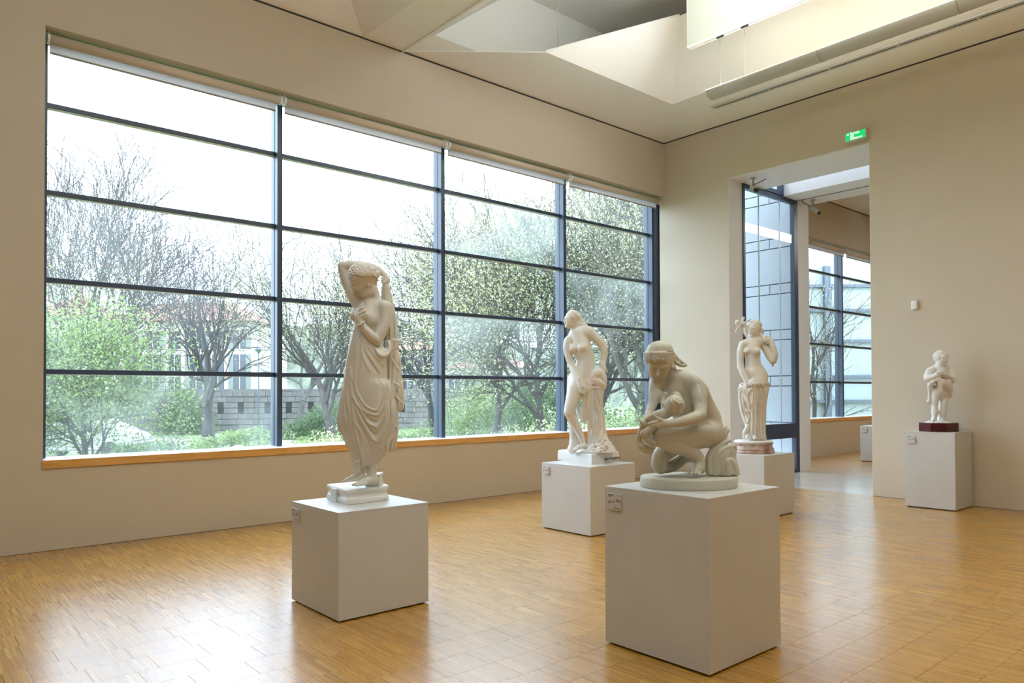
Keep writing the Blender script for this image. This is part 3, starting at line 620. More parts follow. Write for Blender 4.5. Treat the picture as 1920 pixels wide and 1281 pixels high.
def grow(base, d0, length, r0, levels, seed, nchild=5, spread=0.7, ratio=0.68, up=0.10, wob=0.12, seg=5, first=0.35, minr=0.006):
    rg = np.random.default_rng(seed); segs = []; tips = []
    stack = [(np.array(base, float), np.array(d0, float)/np.linalg.norm(d0), length, r0, 0)]
    while stack:
        p, d, ln, r, lv = stack.pop()
        n = seg if lv < 2 else max(2, seg-lv+1); st = ln/n; r1 = r*0.42 if lv else r*0.55
        pts = [p]; ds = [d]
        for i in range(n):
            d = d + rg.normal(0, wob, 3) + np.array([0,0,up*(1 if lv else 0.3)]); d /= np.linalg.norm(d)
            q = p+d*st; ra = r+(r1-r)*i/n; rb = r+(r1-r)*(i+1)/n
            segs.append((*p, *q, max(ra,minr), max(rb,minr))); p = q; pts.append(p); ds.append(d)
        if lv >= levels: tips += pts[1:]; continue
        nc = nchild if lv else nchild+2
        for k in range(nc):
            f = first+(1-first)*(k+rg.random())/nc if lv == 0 else 0.2+0.8*(k+rg.random())/nc
            i = min(int(f*n), n-1); fr = f*n-i; pp = pts[i]+(pts[i+1]-pts[i])*fr; dd = ds[i]
            a = rg.normal(0,1,3); a -= a@dd*dd; a /= np.linalg.norm(a)
            nd = dd*math.cos(spread)+a*math.sin(spread)*(0.8+0.4*rg.random()); nd /= np.linalg.norm(nd)
            rr = (r+(r1-r)*f)*0.62
            stack.append((pp, nd, ln*ratio*(0.75+0.5*rg.random()), rr, lv+1))
        stack.append((p, d, ln*ratio, r1, lv+1))
    return np.array(segs), np.array(tips)
def seg_mesh(name, S, m, parent, sides=4):
    p, q = S[:,0:3], S[:,3:6]; d = q-p; L_ = np.linalg.norm(d, axis=1, keepdims=True); d = d/np.maximum(L_,1e-6)
    a = np.where(np.abs(d[:,2:3]) < 0.9, [[0,0,1.0]], [[1.0,0,0]]); u = np.cross(d, a); u /= np.linalg.norm(u, axis=1, keepdims=True); v = np.cross(d, u)
    n = len(S); V = np.zeros((n, 2*sides, 3))
    for k in range(sides):
        c_ = math.cos(2*math.pi*k/sides); s_ = math.sin(2*math.pi*k/sides); o = u*c_+v*s_
        V[:,k] = p+o*S[:,6:7]; V[:,sides+k] = q+o*S[:,7:8]
    base = np.arange(n)[:,None]*2*sides; F = []
    for k in range(sides): F.append(np.concatenate([base+k, base+(k+1)%sides, base+sides+(k+1)%sides, base+sides+k], axis=1))
    F = np.stack(F, 1).reshape(-1, 4)
    return np_mesh(name, V.reshape(-1,3), F, m, parent, True)
def np_mesh(name, V, F, m, parent=None, smooth=False):
    me = bpy.data.meshes.new(name); me.vertices.add(len(V)); me.vertices.foreach_set('co', np.asarray(V, np.float32).ravel())
    k = F.shape[1]; me.loops.add(F.size); me.loops.foreach_set('vertex_index', F.astype(np.int32).ravel())
    me.polygons.add(len(F)); me.polygons.foreach_set('loop_start', np.arange(0, F.size, k, dtype=np.int32)); me.update(calc_edges=True)
    if smooth: me.polygons.foreach_set('use_smooth', np.ones(len(F), bool))
    me.materials.append(m); o = bpy.data.objects.new(name, me); COL.objects.link(o)
    if parent is not None: o.parent = parent
    return o
def leaves(name, C, per, size, scatter, m, parent, seed):
    per = int(per*2); size = size*0.66
    rg = np.random.default_rng(seed); P = np.repeat(C, per, axis=0); P = P+rg.normal(0, scatter, P.shape); n = len(P)
    u = rg.normal(0,1,(n,3)); u /= np.linalg.norm(u,axis=1,keepdims=True); v = rg.normal(0,1,(n,3)); v = np.cross(u, v); v /= np.linalg.norm(v,axis=1,keepdims=True)
    s = size*(0.6+0.8*rg.random((n,1)))
    V = np.stack([P-u*s, P-v*s*0.55, P+u*s, P+v*s*0.55], 1).reshape(-1,3); F = np.arange(4*n).reshape(-1,4)
    o = np_mesh(name, V, F, m, parent); o['kind'] = 'stuff'; return o
def tree(px, depth, top, halfw, r0, label, bark, seed, leaf=None, per=0, lsize=0.1, lscat=0.25, lean=(0,0,1), levels=4, z=GZ, group=None, name='tree', lo=0.0, **kw):
    """top: height of the crown top given as the image row it reaches, halfw: crown half width in metres"""
    b = at(px, depth, z); r = empty(name, b); tag(r, label, 'tree', group)
    S, T = grow((0,0,0), lean, 4.0, r0, levels, seed, **kw)
    ht = zpx(top, depth)-z; k = ht/np.percentile(T[:,2], 99.5)
    rad = np.percentile(np.hypot(T[:,0]-np.median(T[:,0]), T[:,1]-np.median(T[:,1])), 92); kx = halfw/rad
    for A_ in (S[:,0:3], S[:,3:6], T): A_ *= np.array([kx, kx, k])
    mid = (S[:,0:3]+S[:,3:6])/2
    ok = (S[:,1]+b[1] > 1.3) & (S[:,4]+b[1] > 1.3) & (S[:,2] > -0.1)
    S = S[ok]; T = T[(T[:,1]+b[1] > 1.6) & (T[:,2] > lo)]
    seg_mesh('trunk_and_branches', S, bark, r)
    if leaf is not None: leaves('foliage', T, per, lsize, lscat, leaf, r, seed+1)
    return r
M_FR3 = mat('grey_blue_facade_frame', (0.10,0.13,0.16), 0.5)
TR = [
 # px, depth, top row, half width, trunk radius, label, bark, seed, leaf, per, size, scatter, kwargs
 (270,36,225,6.8,0.26,'tall bare plane tree with grey branches behind the left window bay',M_BARK,11,L_BUD,1,0.04,0.12,dict(lean=(-0.15,0.1,1),nchild=3,spread=0.55,up=0.10,minr=0.012,ratio=0.76,levels=5)),
 (140,40,245,6.0,0.26,'tall bare tree at the left edge of the window',M_BARK,21,L_BUD,1,0.04,0.12,dict(nchild=3,spread=0.55,up=0.10,minr=0.013,ratio=0.76,levels=5)),
 (392,31,385,3.8,0.30,'dark bare tree with a wide round crown in the left window bay',M_BARKD,5,None,0,0,0,dict(nchild=3,spread=0.62,up=0.05,first=0.5,minr=0.011,ratio=0.84,levels=4)),
 (815,36,400,4.0,0.20,'bare dark tree seen right of the draped statue',M_BARKD,8,None,0,0,0,dict(lean=(-0.1,0,1),nchild=4,spread=0.75,up=0.05,first=0.5,minr=0.012,ratio=0.76)),
 (625,31,415,3.6,0.22,'pale green budding tree in the second window bay',M_BARK,31,L_PALE,4,0.055,0.22,dict(lean=(-0.08,0,1),nchild=4,spread=0.62,up=0.10,first=0.4,minr=0.010,ratio=0.74)),
 (560,44,400,4.5,0.2,'taller budding tree behind the pale green one',M_BARK,32,L_PALE,2,0.05,0.3,dict(nchild=3,spread=0.6,up=0.10,minr=0.012,ratio=0.72)),
 (165,17.5,535,2.0,0.09,'fresh green leafy tree low in the left window bay',M_BARK,41,L_GREEN,7,0.055,0.20,dict(nchild=4,spread=0.85,up=0.03,first=0.2,minr=0.006,ratio=0.78)),
 (70,19,600,2.0,0.10,'leafy green tree cut by the left edge of the window',M_BARK,43,L_GREEN,3,0.055,0.2,dict(levels=3,nchild=7,spread=0.9,up=0.03,first=0.2,minr=0.006,ratio=0.75)),
 (930,28,320,4.6,0.20,'yellow-green tree filling the third window bay',M_BARK,51,L_PALE,4,0.07,0.24,dict(nchild=5,spread=0.7,up=0.06,first=0.3,minr=0.010,ratio=0.74)),
 (1020,25,280,3.6,0.17,'yellow-green tree behind the third mullion',M_BARK,52,L_PALE,4,0.06,0.24,dict(nchild=5,spread=0.75,up=0.05,first=0.3,minr=0.009,ratio=0.74)),
 (1205,24,225,4.0,0.28,'large plane tree with pale mottled trunk in the fourth window bay',M_BARKP,61,L_PALE,4,0.05,0.24,dict(lean=(-0.3,0.0,1),nchild=5,spread=0.7,up=0.06,first=0.35,minr=0.011,ratio=0.72)),
 (1120,27,270,3.8,0.22,'dark trunked leafy tree in the fourth window bay',M_BARKD,62,L_GREEN,4,0.055,0.26,dict(lean=(0.1,0.1,1),nchild=5,spread=0.7,up=0.06,first=0.3,minr=0.011,ratio=0.74)),
 (1225,34,330,3.2,0.20,'leafy tree beyond the room corner',M_BARK,63,L_PALE,4,0.06,0.26,dict(nchild=5,spread=0.75,up=0.06,first=0.3,minr=0.010,ratio=0.74)),
 (1530,24,470,2.2,0.10,'pale leafy tree outside the next room window',M_BARK,71,L_PALE,2,0.045,0.25,dict(levels=3,nchild=4,spread=0.75,up=0.04,first=0.3,minr=0.006,ratio=0.72)),
]
for q in TR: tree(*q[:12], **q[12])
# shrubs
def shrub(px, depth, rx, rz, m, label, seed, n=2600, size=0.06, group=None, flowers=False, z=GZ):
    b = at(px, depth, z); r = empty('shrub', b); tag(r, label, 'shrub', group)
    rg = np.random.default_rng(seed); v = rg.normal(0,1,(n,3)); v /= np.linalg.norm(v,axis=1,keepdims=True); v[:,2] = np.abs(v[:,2])
    lump = 1+0.18*np.sin(v[:,0]*5+seed)+0.15*np.sin(v[:,1]*7+v[:,2]*4)
    P = v*np.array([rx,rx,rz])*(0.72+0.3*rg.random((n,1)))*lump[:,None]
    leaves('foliage', P, 1, size, 0.03, m, r, seed+3)
    if flowers: leaves('blossom', P[::6]*1.04, 2, size*0.8, 0.05, L_BLOS, r, seed+5)
    st = []
    for k in range(9):
        a = k*0.7; st.append((0,0,0, rx*0.55*math.cos(a), rx*0.55*math.sin(a), rz*0.8, 0.03, 0.012))
    seg_mesh('stems', np.array(st), M_BARK, r)['kind'] = 'stuff'
    return r
GH = 'low clipped shrubs along the museum'
for i, (px, dp, rx, rz, m, lb) in enumerate([
    (505,16.5,0.9,0.95,L_PALE,'pale green shrub at the left window post'), (560,17,1.1,1.15,L_GREEN,'bright green shrub left of the draped statue'), (625,17.5,1.2,1.25,L_PALE,'yellow-green shrub just behind the draped statue'),
    (770,19,1.1,0.95,L_DARK,'dark green shrub right of the draped statue'), (810,24,1.3,1.2,L_GREEN,'green shrub by the second window post'), (700,22,1.4,1.0,L_DARK,'dark shrub behind the draped statue'),
    (862,20,1.1,1.25,L_DARK,'dark flowering shrub low in the third window bay'), (925,19,1.2,1.2,L_DARK,'white flowering shrub in the third window bay'), (990,18,1.1,1.35,L_PALE,'yellow shrub beside the third window post'),
    (1100,17.5,1.2,1.5,L_PALE,'yellow-green shrub behind the nude statue'), (1160,18,1.3,1.7,L_GREEN,'green shrub right of the tree stump'), (1215,20,1.3,1.8,L_GREEN,'tall green shrub near the room corner'),
    (280,24,1.3,0.8,L_DARK,'low dark shrub before the stone wall'), (440,27,1.6,0.9,L_GREEN,'low green shrub on the path edge'), (620,38,2.2,1.6,L_DARK,'ivy dark shrub against the stone wall'), (350,42.5,1.6,2.4,L_DARK,'ivy clump hanging on the stone wall'),
    (930,40,3.0,2.6,L_GREEN,'big green bush before the white house'), (1040,36,3.0,3.2,L_DARK,'dark green bush behind the third window post')]):
    shrub(px, dp, rx, rz, m, lb, 100+i, n=int(2200*max(rx,1)), size=0.055 if dp < 25 else 0.09, flowers=(i in (6,7)))
# car, bollard lamps
M_CARP = mat('white_car_paint', (0.35,0.37,0.40), 0.25, coat=0.5); M_TYRE = mat('tyre_rubber', (0.03,0.03,0.03), 0.8)
cr_ = empty('car', at(160, 27, GZ), YAW-math.pi/2); tag(cr_, 'white parked car mostly hidden by the green tree at left', 'car')
bm = bmesh.new(); prof = [(-2.1,0.28),(-2.15,0.65),(-1.9,0.88),(-1.25,0.95),(-0.65,1.38),(0.75,1.40),(1.5,0.95),(2.0,0.86),(2.15,0.6),(2.1,0.28)]
A_ = [bm.verts.new((x, -0.82, z)) for x, z in prof]; B_ = [bm.verts.new((x, 0.82, z)) for x, z in prof]
bm.faces.new(A_); bm.faces.new(B_[::-1])
for i in range(len(prof)): bm.faces.new((A_[i], A_[(i+1)%len(prof)], B_[(i+1)%len(prof)], B_[i]))
bmesh.ops.bevel(bm, geom=list(bm.edges), offset=0.06, segments=2, affect='EDGES'); bm_obj('car_body', bm, M_CARP, cr_)
for x0_, x1_ in ((-0.98,-0.05),(0.05,1.0)):
    bm = bmesh.new(); poly(bm, [(x0_-0.1,-0.835,0.97),(x1_+0.15,-0.835,0.97),(x1_-0.12,-0.80,1.30),(x0_+0.25 if x0_<0 else x0_,-0.80,1.30)]); bm_obj('side_window', bm, M_HWIN, cr_)
for x in (-1.35, 1.35):
    for y in (-0.78, 0.78): tube('wheel', [(x, y-0.1, 0.31), (x, y+0.1, 0.31)], 0.31, M_TYRE, cr_, 20)
for px, dp, lb in ((447,18,'short white bollard lamp beyond the left window bay'), (800,17,'short white bollard lamp beyond the second window bay')):
    r = empty('bollard_lamp', at(px, dp, GZ)); tag(r, lb, 'lamp')
    tube('post', [(0,0,0),(0,0,0.9)], 0.06, M_METAL, r, 12); tube('lamp_cap', [(0,0,0.9),(0,0,0.93),(0,0,1.0),(0,0,1.05)], [0.2,0.22,0.17,0.05], M_SILLW, r, 16)
# street lamp pole behind the statue
r = empty('street_lamp', at(485, 41, GZ)); tag(r, 'thin grey lamp pole by the stone wall near the first mullion', 'lamp')
tube('pole', [(0,0,0),(0,0,4.6)], [0.06,0.045], M_FR3, r, 8); tube('lamp_head', [(0,0,4.6),(0,0,4.75),(0,0,4.9)], [0.10,0.22,0.06], M_FR3, r, 12)
# glazed wing of the building facing the next room window
gw = empty('glazed_wing', at(1640, 30, GZ), YAW-math.pi/2); tag(gw, 'pale glazed building wing seen through the next room window', 'building')
box('facade_wall', (-6.5, 0.1, 0), (5, 6, 7.8), mat('pale_teal_facade', (0.36,0.44,0.43), 0.5, noise=0.1, nscale=0.5), gw)
for x in (-6.4,-4.1,-1.9,0.4,2.7): box('facade_post', (x-0.12,-0.1,0), (x+0.12,0.1,7.4), M_FR3, gw)
for z in (1.9,2.9,4.35,5.6,6.6): box('facade_rail', (-6.4,-0.06,z-0.06), (5,0.1,z+0.06), M_FR3, gw)
# ================================================================== SCULPTING TOOLS (signed distance fields -> one continuous mesh)
HX = np.array([math.sin(YAW), -math.cos(YAW), 0.0]); HY = np.array([math.cos(YAW), math.sin(YAW), 0.0])
class Sculpt:
    """local frame of a statue: x to the viewer's right, y away, z up; origin on the plinth top"""
    def __init__(s, cx, base_z, depth, lo, hi, vox):
        d = ray(cx, 736.5); s.org = CAM + d*depth; s.org[2] = base_z; s.depth = depth; s.vox = vox
        s.camL = s.toL(CAM); s.lo = np.array(lo, float); n = [int((b-a)/vox)+1 for a, b in zip(lo, hi)]
        s.ax = [(lo[i]+np.arange(n[i])*vox).astype(np.float32) for i in range(3)]; s.n = n; s.D = np.full(n, 0.3, np.float32); s.pad = 0.0; s.smooth = 2; s.use(0, 0, 1)
    def toL(s, w): v = np.asarray(w, float)-s.org; return np.array([v@HX, v@HY, v[2]])
    def use(s, x0, y0, k): s.c = (x0, y0, k); s.m = s.depth/F_PX/k; return s
    def pix(s, x, y): return s.c[0]+x/s.c[2], s.c[1]+y/s.c[2]
    def p(s, x, y, dd=0.0):
        d = ray(*s.pix(x, y)); return s.toL(CAM + d*((s.depth+dd)/(d@HY)))
    def box(s, lo, hi, pad):
        i0 = [max(0, int((lo[i]-pad-s.lo[i])/s.vox)) for i in range(3)]; i1 = [min(s.n[i], int((hi[i]+pad-s.lo[i])/s.vox)+2) for i in range(3)]
        if any(a >= b for a, b in zip(i0, i1)): return None
        sl = tuple(slice(a, b) for a, b in zip(i0, i1))
        return sl, s.ax[0][sl[0]][:,None,None], s.ax[1][sl[1]][None,:,None], s.ax[2][sl[2]][None,None,:]
    def comb(s, sl, f, k, cut):
        A = s.D[sl]
        if cut:
            f = -f; h = np.maximum(k-np.abs(A-f), 0)/k if k > 0 else 0; s.D[sl] = np.maximum(A, f)+h*h*k*0.25
        else:
            if k <= 0: s.D[sl] = np.minimum(A, f); return
            h = np.maximum(k-np.abs(A-f), 0)/k; s.D[sl] = np.minimum(A, f)-h*h*k*0.25
    def seg(s, a, b, ra, rb, k=0.01, cut=False, flat=None):
        pad = max(ra, rb)*(flat[1] if flat and flat[1] > 1 else 1)+k+s.pad+2*s.vox; r = s.box(np.minimum(a, b), np.maximum(a, b), pad)
        if r is None: return
        sl, X, Y, Z = r; d = b-a; L2 = max(float(d@d), 1e-9)
        px, py, pz = X-a[0], Y-a[1], Z-a[2]; t = np.clip((px*d[0]+py*d[1]+pz*d[2])/L2, 0, 1)
        qx, qy, qz = px-t*d[0], py-t*d[1], pz-t*d[2]
        if flat is not None:      # squash (factor) along a unit direction
            n, fz = flat; w = qx*n[0]+qy*n[1]+qz*n[2]; g = (1/fz-1)*w; qx = qx+g*n[0]; qy = qy+g*n[1]; qz = qz+g*n[2]
            f = np.sqrt(qx*qx+qy*qy+qz*qz)-(ra+(rb-ra)*t); f = f*min(1, fz)
        else: f = np.sqrt(qx*qx+qy*qy+qz*qz)-(ra+(rb-ra)*t)
        s.comb(sl, f, k, cut)
    def limb(s, pts, k=0.01, cut=False, sub=9, flat=None):
        """pts: (x, y, depth offset m, radius) in the current crop's pixels; smooth curve through them"""
        P = np.array([s.p(q[0], q[1], q[2]) for q in pts]); R = np.array([q[3]*s.m for q in pts]); s.curve(P, R, k, cut, sub, flat)
    def curve(s, P, R, k=0.01, cut=False, sub=3, flat=None):
        n = len(P); Q = []; RR = []
        for i in range(n-1):
            p0, p1, p2, p3 = P[max(i-1,0)], P[i], P[i+1], P[min(i+2,n-1)]
            for j in range(sub):
                t = j/sub; Q.append(0.5*((2*p1)+(-p0+p2)*t+(2*p0-5*p1+4*p2-p3)*t*t+(-p0+3*p1-3*p2+p3)*t**3)); RR.append(R[i]+(R[i+1]-R[i])*t)
        Q.append(P[-1]); RR.append(R[-1])
        s.segs([(Q[i], Q[i+1], RR[i], RR[i+1]) for i in range(len(Q)-1)], k, cut, flat)
    def segs(s, jobs, k, cut=False, flat=None):
        if not jobs: return
        A = np.array([j[0] for j in jobs]+[j[1] for j in jobs]); rm = max(max(j[2], j[3]) for j in jobs)
        r = s.box(A.min(0), A.max(0), rm+k+3*s.vox)
        if r is None: return
        sl = r[0]; big = s.D[sl]; tmp = np.full(big.shape, 1.0, np.float32); D0, lo0, n0, ax0 = s.D, s.lo, s.n, s.ax
        s.D = tmp; s.lo = s.lo+np.array([q.start for q in sl])*s.vox; s.n = list(tmp.shape); s.ax = [ax0[i][sl[i]] for i in range(3)]; s.pad = k
        for j in jobs: s.seg(j[0], j[1], j[2], j[3], 0.0, False, flat)
        s.D, s.lo, s.n, s.ax, s.pad = D0, lo0, n0, ax0, 0.0; s.comb(sl, tmp, k, cut)
    def ell(s, x, y, dd, rx, ry, rz, rot=0, k=0.01, cut=False, yaw=0, pitch=0):
        """ellipsoid: rx (image x), rz (image y) in crop pixels, ry = depth radius in crop pixels; rot = tilt in the image plane (deg, clockwise)"""
        c = s.p(x, y, dd); r = np.array([rx, ry, rz])*s.m; R = Matrix.Rotation(math.radians(yaw), 3, 'Z') @ Matrix.Rotation(math.radians(rot), 3, 'Y') @ Matrix.Rotation(math.radians(pitch), 3, 'X')
        M = np.array(R).T; q = s.box(c-max(r), c+max(r), k+2*s.vox)
        if q is None: return
        sl, X, Y, Z = q; X, Y, Z = X-c[0], Y-c[1], Z-c[2]
        u = [(M[i][0]*X+M[i][1]*Y+M[i][2]*Z)/r[i] for i in range(3)]; k0 = np.sqrt(u[0]**2+u[1]**2+u[2]**2); k1 = np.sqrt((u[0]/r[0])**2+(u[1]/r[1])**2+(u[2]/r[2])**2)
        s.comb(sl, k0*(k0-1)/np.maximum(k1, 1e-6), k, cut)
    def ellM(s, c, r, M, k=0.01, cut=False):
        q = s.box(c-max(r), c+max(r), k+2*s.vox)
        if q is None: return
        sl, X, Y, Z = q; X, Y, Z = X-c[0], Y-c[1], Z-c[2]
        u = [(M[0,i]*X+M[1,i]*Y+M[2,i]*Z)/r[i] for i in range(3)]; k0 = np.sqrt(u[0]**2+u[1]**2+u[2]**2); k1 = np.sqrt((u[0]/r[0])**2+(u[1]/r[1])**2+(u[2]/r[2])**2)
        s.comb(sl, k0*(k0-1)/np.maximum(k1, 1e-6), k, cut)
    def head(s, c, h, fwd, up, hair='wavy', eyes='closed', seed=1, child=0.0, hairline=0.22):
        """c: head centre (local), h: chin to crown; head frame x to its left, y forward, z up"""
        f = np.array(fwd, float); f /= np.linalg.norm(f); u = np.array(up, float); u -= f*(u@f); u /= np.linalg.norm(u); x = np.cross(f, u); M = np.stack([x, f, u], 1); s.H = (np.array(c), M, h)
        q = lambda a: c+M@(np.array(a, float)*h)
        E = lambda a, r, k=0.02, cut=False: s.ellM(q(a), np.array(r)*h, M, k*h, cut)
        E((0,-.07,.12),(.36,.42,.37),.05); E((0,.10,-.10),(.285+.03*child,.27,.37-.05*child),.12); E((0,.235,-.40+.03*child),(.12,.12,.085),.10); E((0,.05,-.26),(.24,.2,.16),.12)
        for a in (-1,1):
            E((a*.15,.20,-.14),(.11+.03*child,.13,.11),.08); E((a*.125,.385,.01),(.072,.05,.042),.05,True); E((a*.125,.318,.005),(.062,.05,.040),.012)
            s.curve([q((a*.20,.285,.0)),q((a*.13,.362,-.008 if eyes=='closed' else .022)),q((a*.06,.325,.0))],np.array([.010,.013,.010])*h,.01*h)
            s.curve([q((a*.24,.25,.055)),q((a*.14,.345,.095)),q((a*.04,.365,.06))],np.array([.022,.030,.026])*h,.05*h)
            E((a*.34,-.02,-.04),(.035,.065,.10),.02); E((a*.365,-.0,-.03),(.02,.035,.055),.015,True)
            E((a*.042,.40,-.135),(.032,.038,.028),.02)
        s.curve([q((0,.352,.06)),q((0,.40,-.03)),q((0,.455-.03*child,-.118)),q((0,.405,-.145))],np.array([.028,.030,.042,.030])*h,.03*h)
        E((0,.365,-.232),(.085,.042,.024),.012); E((0,.355,-.270),(.070,.042,.026),.012); s.curve([q((-.09,.345,-.25)),q((0,.405,-.252)),q((.09,.345,-.25))],np.array([.008,.009,.008])*h,.004*h,True)
        E((0,.345,-.315),(.06,.03,.02),.03,True)
        rg = np.random.default_rng(seed)
        if hair in ('wavy','curly','both'): E((0,-.10,.15),(.385,.43,.375),.02)
        if hair in ('wavy','both'):      # strands combed from the parting back to a knot
            for a in (-1,1):
                for i in range(8):
                    t = i/7; y0 = .17-.36*t; P = []; R = []
                    for j in range(8):
                        v = j/7; ph = v*(1.45-.15*t); yy = y0-(.22-.1*t)*v*v*1.6-.05*v; rx = .40; wv = .018*math.sin(v*15+i*1.3)
                        ex = math.sqrt(max(0.05, 1-((yy+.10)/.47)**2)); P.append(q((a*rx*ex*math.sin(ph), yy+wv, .14+.40*ex*math.cos(ph)*(1 if ph < 1.57 else .9)))); R.append((.028+.016*math.sin(v*3.1)+.006*math.sin(v*22+i*2))*h)
                    s.curve(P, R, .010*h)
        if hair in ('curly','both'):
            for i in range(150):
                d = rg.normal(0,1,3); d /= np.linalg.norm(d)
                if d[1] > .55 and d[2] < .35+.1*rg.random(): continue
                if d[2] < -.55 or (hair == 'both' and d[1] < .05): continue
                p = np.array([0,-.10,.14])+d*np.array([.40,.43,.39]); t = np.cross(d, rg.normal(0,1,3)); t /= np.linalg.norm(t); b = np.cross(d, t)
                P = [q(p+t*.06*math.cos(w_)+b*.05*math.sin(w_)+d*.012*math.sin(w_*2)) for w_ in np.linspace(0, 4.2, 5)]; s.curve(P, np.full(5, .026*h), .006*h, sub=2)
        return q
    def loft(s, rows, k=0.01, fold=None, power=2.0, cut=False):
        """rows: (y, x_left, x_right, centre depth m, half depth m) in crop pixels, top to bottom or given as points"""
        W = []
        for q in rows:
            a = s.p(q[1], q[0], q[3]); b = s.p(q[2], q[0], q[3]); W.append(((a[2]+b[2])/2, (a[0]+b[0])/2, (b[0]-a[0])/2, (a[1]+b[1])/2, q[4]))
        W.sort(); W = np.array(W); lo = (min(W[:,1]-W[:,2]), min(W[:,3]-W[:,4]), W[0,0]); hi = (max(W[:,1]+W[:,2]), max(W[:,3]+W[:,4]), W[-1,0])
        q = s.box(lo, hi, k+0.03)
        if q is None: return
        sl, X, Y, Z = q; z = Z.ravel(); g = [np.interp(z, W[:,0], W[:,i])[None,None,:].astype(np.float32) for i in range(1, 5)]
        dx, dy = (X-g[0])/np.maximum(g[1], 1e-4), (Y-g[2])/np.maximum(g[3], 1e-4); mn = np.minimum(g[1], g[3])
        rho = (np.abs(dx)**power+np.abs(dy)**power)**(1/power); f = (rho-1)*mn
        if fold is not None:
            th = np.arctan2(dy, dx); t = (W[-1,0]-Z)/(W[-1,0]-W[0,0]); f = f-fold(th, t, X, Y, Z)
        e = np.maximum(Z-W[-1,0], W[0,0]-Z); s.comb(sl, np.maximum(f*0.8, e), k, cut)
    def surf(s, x, y, y0=-0.8, y1=0.8):
        px, py = s.pix(x, y); d = ray(px, py); d = np.array([d@HX, d@HY, d[2]]); d = d/d[1]
        yy = np.arange(y0, y1, s.vox*0.5); P = s.camL[None,:]+d[None,:]*(yy-s.camL[1])[:,None]
        I = np.round((P-s.lo)/s.vox).astype(int); ok = np.all((I >= 0) & (I < np.array(s.n)), axis=1); P, I = P[ok], I[ok]
        if len(P) == 0: return None
        v = s.D[I[:,0], I[:,1], I[:,2]]; w = np.nonzero(v < 0)[0]
        if not len(w): return None
        i = w[0]
        if i == 0: return P[0]
        def tri(p):
            q = (p-s.lo)/s.vox; b = np.minimum(np.floor(q).astype(int), np.array(s.n)-2); b = np.maximum(b, 0); f = q-b; r = 0.0
            for a in (0,1):
                for c in (0,1):
                    for e in (0,1): r += s.D[b[0]+a,b[1]+c,b[2]+e]*(f[0] if a else 1-f[0])*(f[1] if c else 1-f[1])*(f[2] if e else 1-f[2])
            return r
        a, b = P[max(i-2,0)], P[min(i+1,len(P)-1)]
        for _ in range(6):
            c = (a+b)/2
            if tri(c) < 0: b = c
            else: a = c
        return (a+b)/2
    def ridge(s, pts, r, cut=False, k=0.006, inset=0.0, taper=True, sub=6):
        """a raised (or cut) line traced on the visible surface; r in crop pixels"""
        X = []; n = len(pts)
        for i in range(n-1):
            p0, p1, p2, p3 = [np.array(pts[j], float) for j in (max(i-1,0), i, i+1, min(i+2,n-1))]
            for j in range(sub):
                t = j/sub; X.append(0.5*((2*p1)+(-p0+p2)*t+(2*p0-5*p1+4*p2-p3)*t*t+(-p0+3*p1-3*p2+p3)*t**3))
        X.append(np.array(pts[-1], float)); Q = [s.surf(*x) for x in X]; R = []
        for i in range(len(Q)):
            u = i/(len(Q)-1); R.append(r*s.m*((0.35+0.65*math.sin(math.pi*min(max(u,0.02),0.98))**0.6) if taper else 1))
        for _ in range(2):
            Q2 = list(Q)
            for i in range(1, len(Q)-1):
                if Q[i-1] is not None and Q[i] is not None and Q[i+1] is not None and abs(Q[i-1][1]-Q[i+1][1]) < 0.05: Q2[i] = Q[i]+np.array([0, (Q[i-1][1]+Q[i+1][1])/2-Q[i][1], 0])*0.7
            Q = Q2
        jobs = [(Q[i]+np.array([0,inset,0]), Q[i+1]+np.array([0,inset,0]), R[i], R[i+1]) for i in range(len(Q)-1) if Q[i] is not None and Q[i+1] is not None and np.linalg.norm(Q[i]-Q[i+1]) < 0.06]
        s.segs(jobs, k, cut)
    def dots(s, pts, r, cut=False, k=0.004, inset=0.0):
        Q = [s.surf(*q) for q in pts]
        for q in Q:
            if q is not None: q = q+np.array([0,inset,0]); s.seg(q, q+1e-5, r*s.m, r*s.m, k, cut)
    def mesh(s, name, m, parent=None, floor=None):
        D = s.D
        if floor is not None: D = np.maximum(D, (floor-s.ax[2])[None,None,:])
        V, F = surface_nets(D, s.lo, s.vox)
        E = np.concatenate([F[:,[0,1]],F[:,[1,2]],F[:,[2,3]],F[:,[3,0]]]); deg = np.bincount(E.ravel(), minlength=len(V)).astype(float)
        for _ in range(s.smooth):
            A = np.zeros_like(V)
            for i in range(3): A[:,i] = np.bincount(E[:,0], V[E[:,1],i], len(V))+np.bincount(E[:,1], V[E[:,0],i], len(V))
            V = V*0.45+0.55*A/np.maximum(deg,1)[:,None]
        W = s.org[None,:]+V[:,0:1]*HX+V[:,1:2]*HY+V[:,2:3]*np.array([0,0,1.0])
        if parent is not None: W = W-np.array(parent.location)
        return np_mesh(name, W, F, m, parent, True)
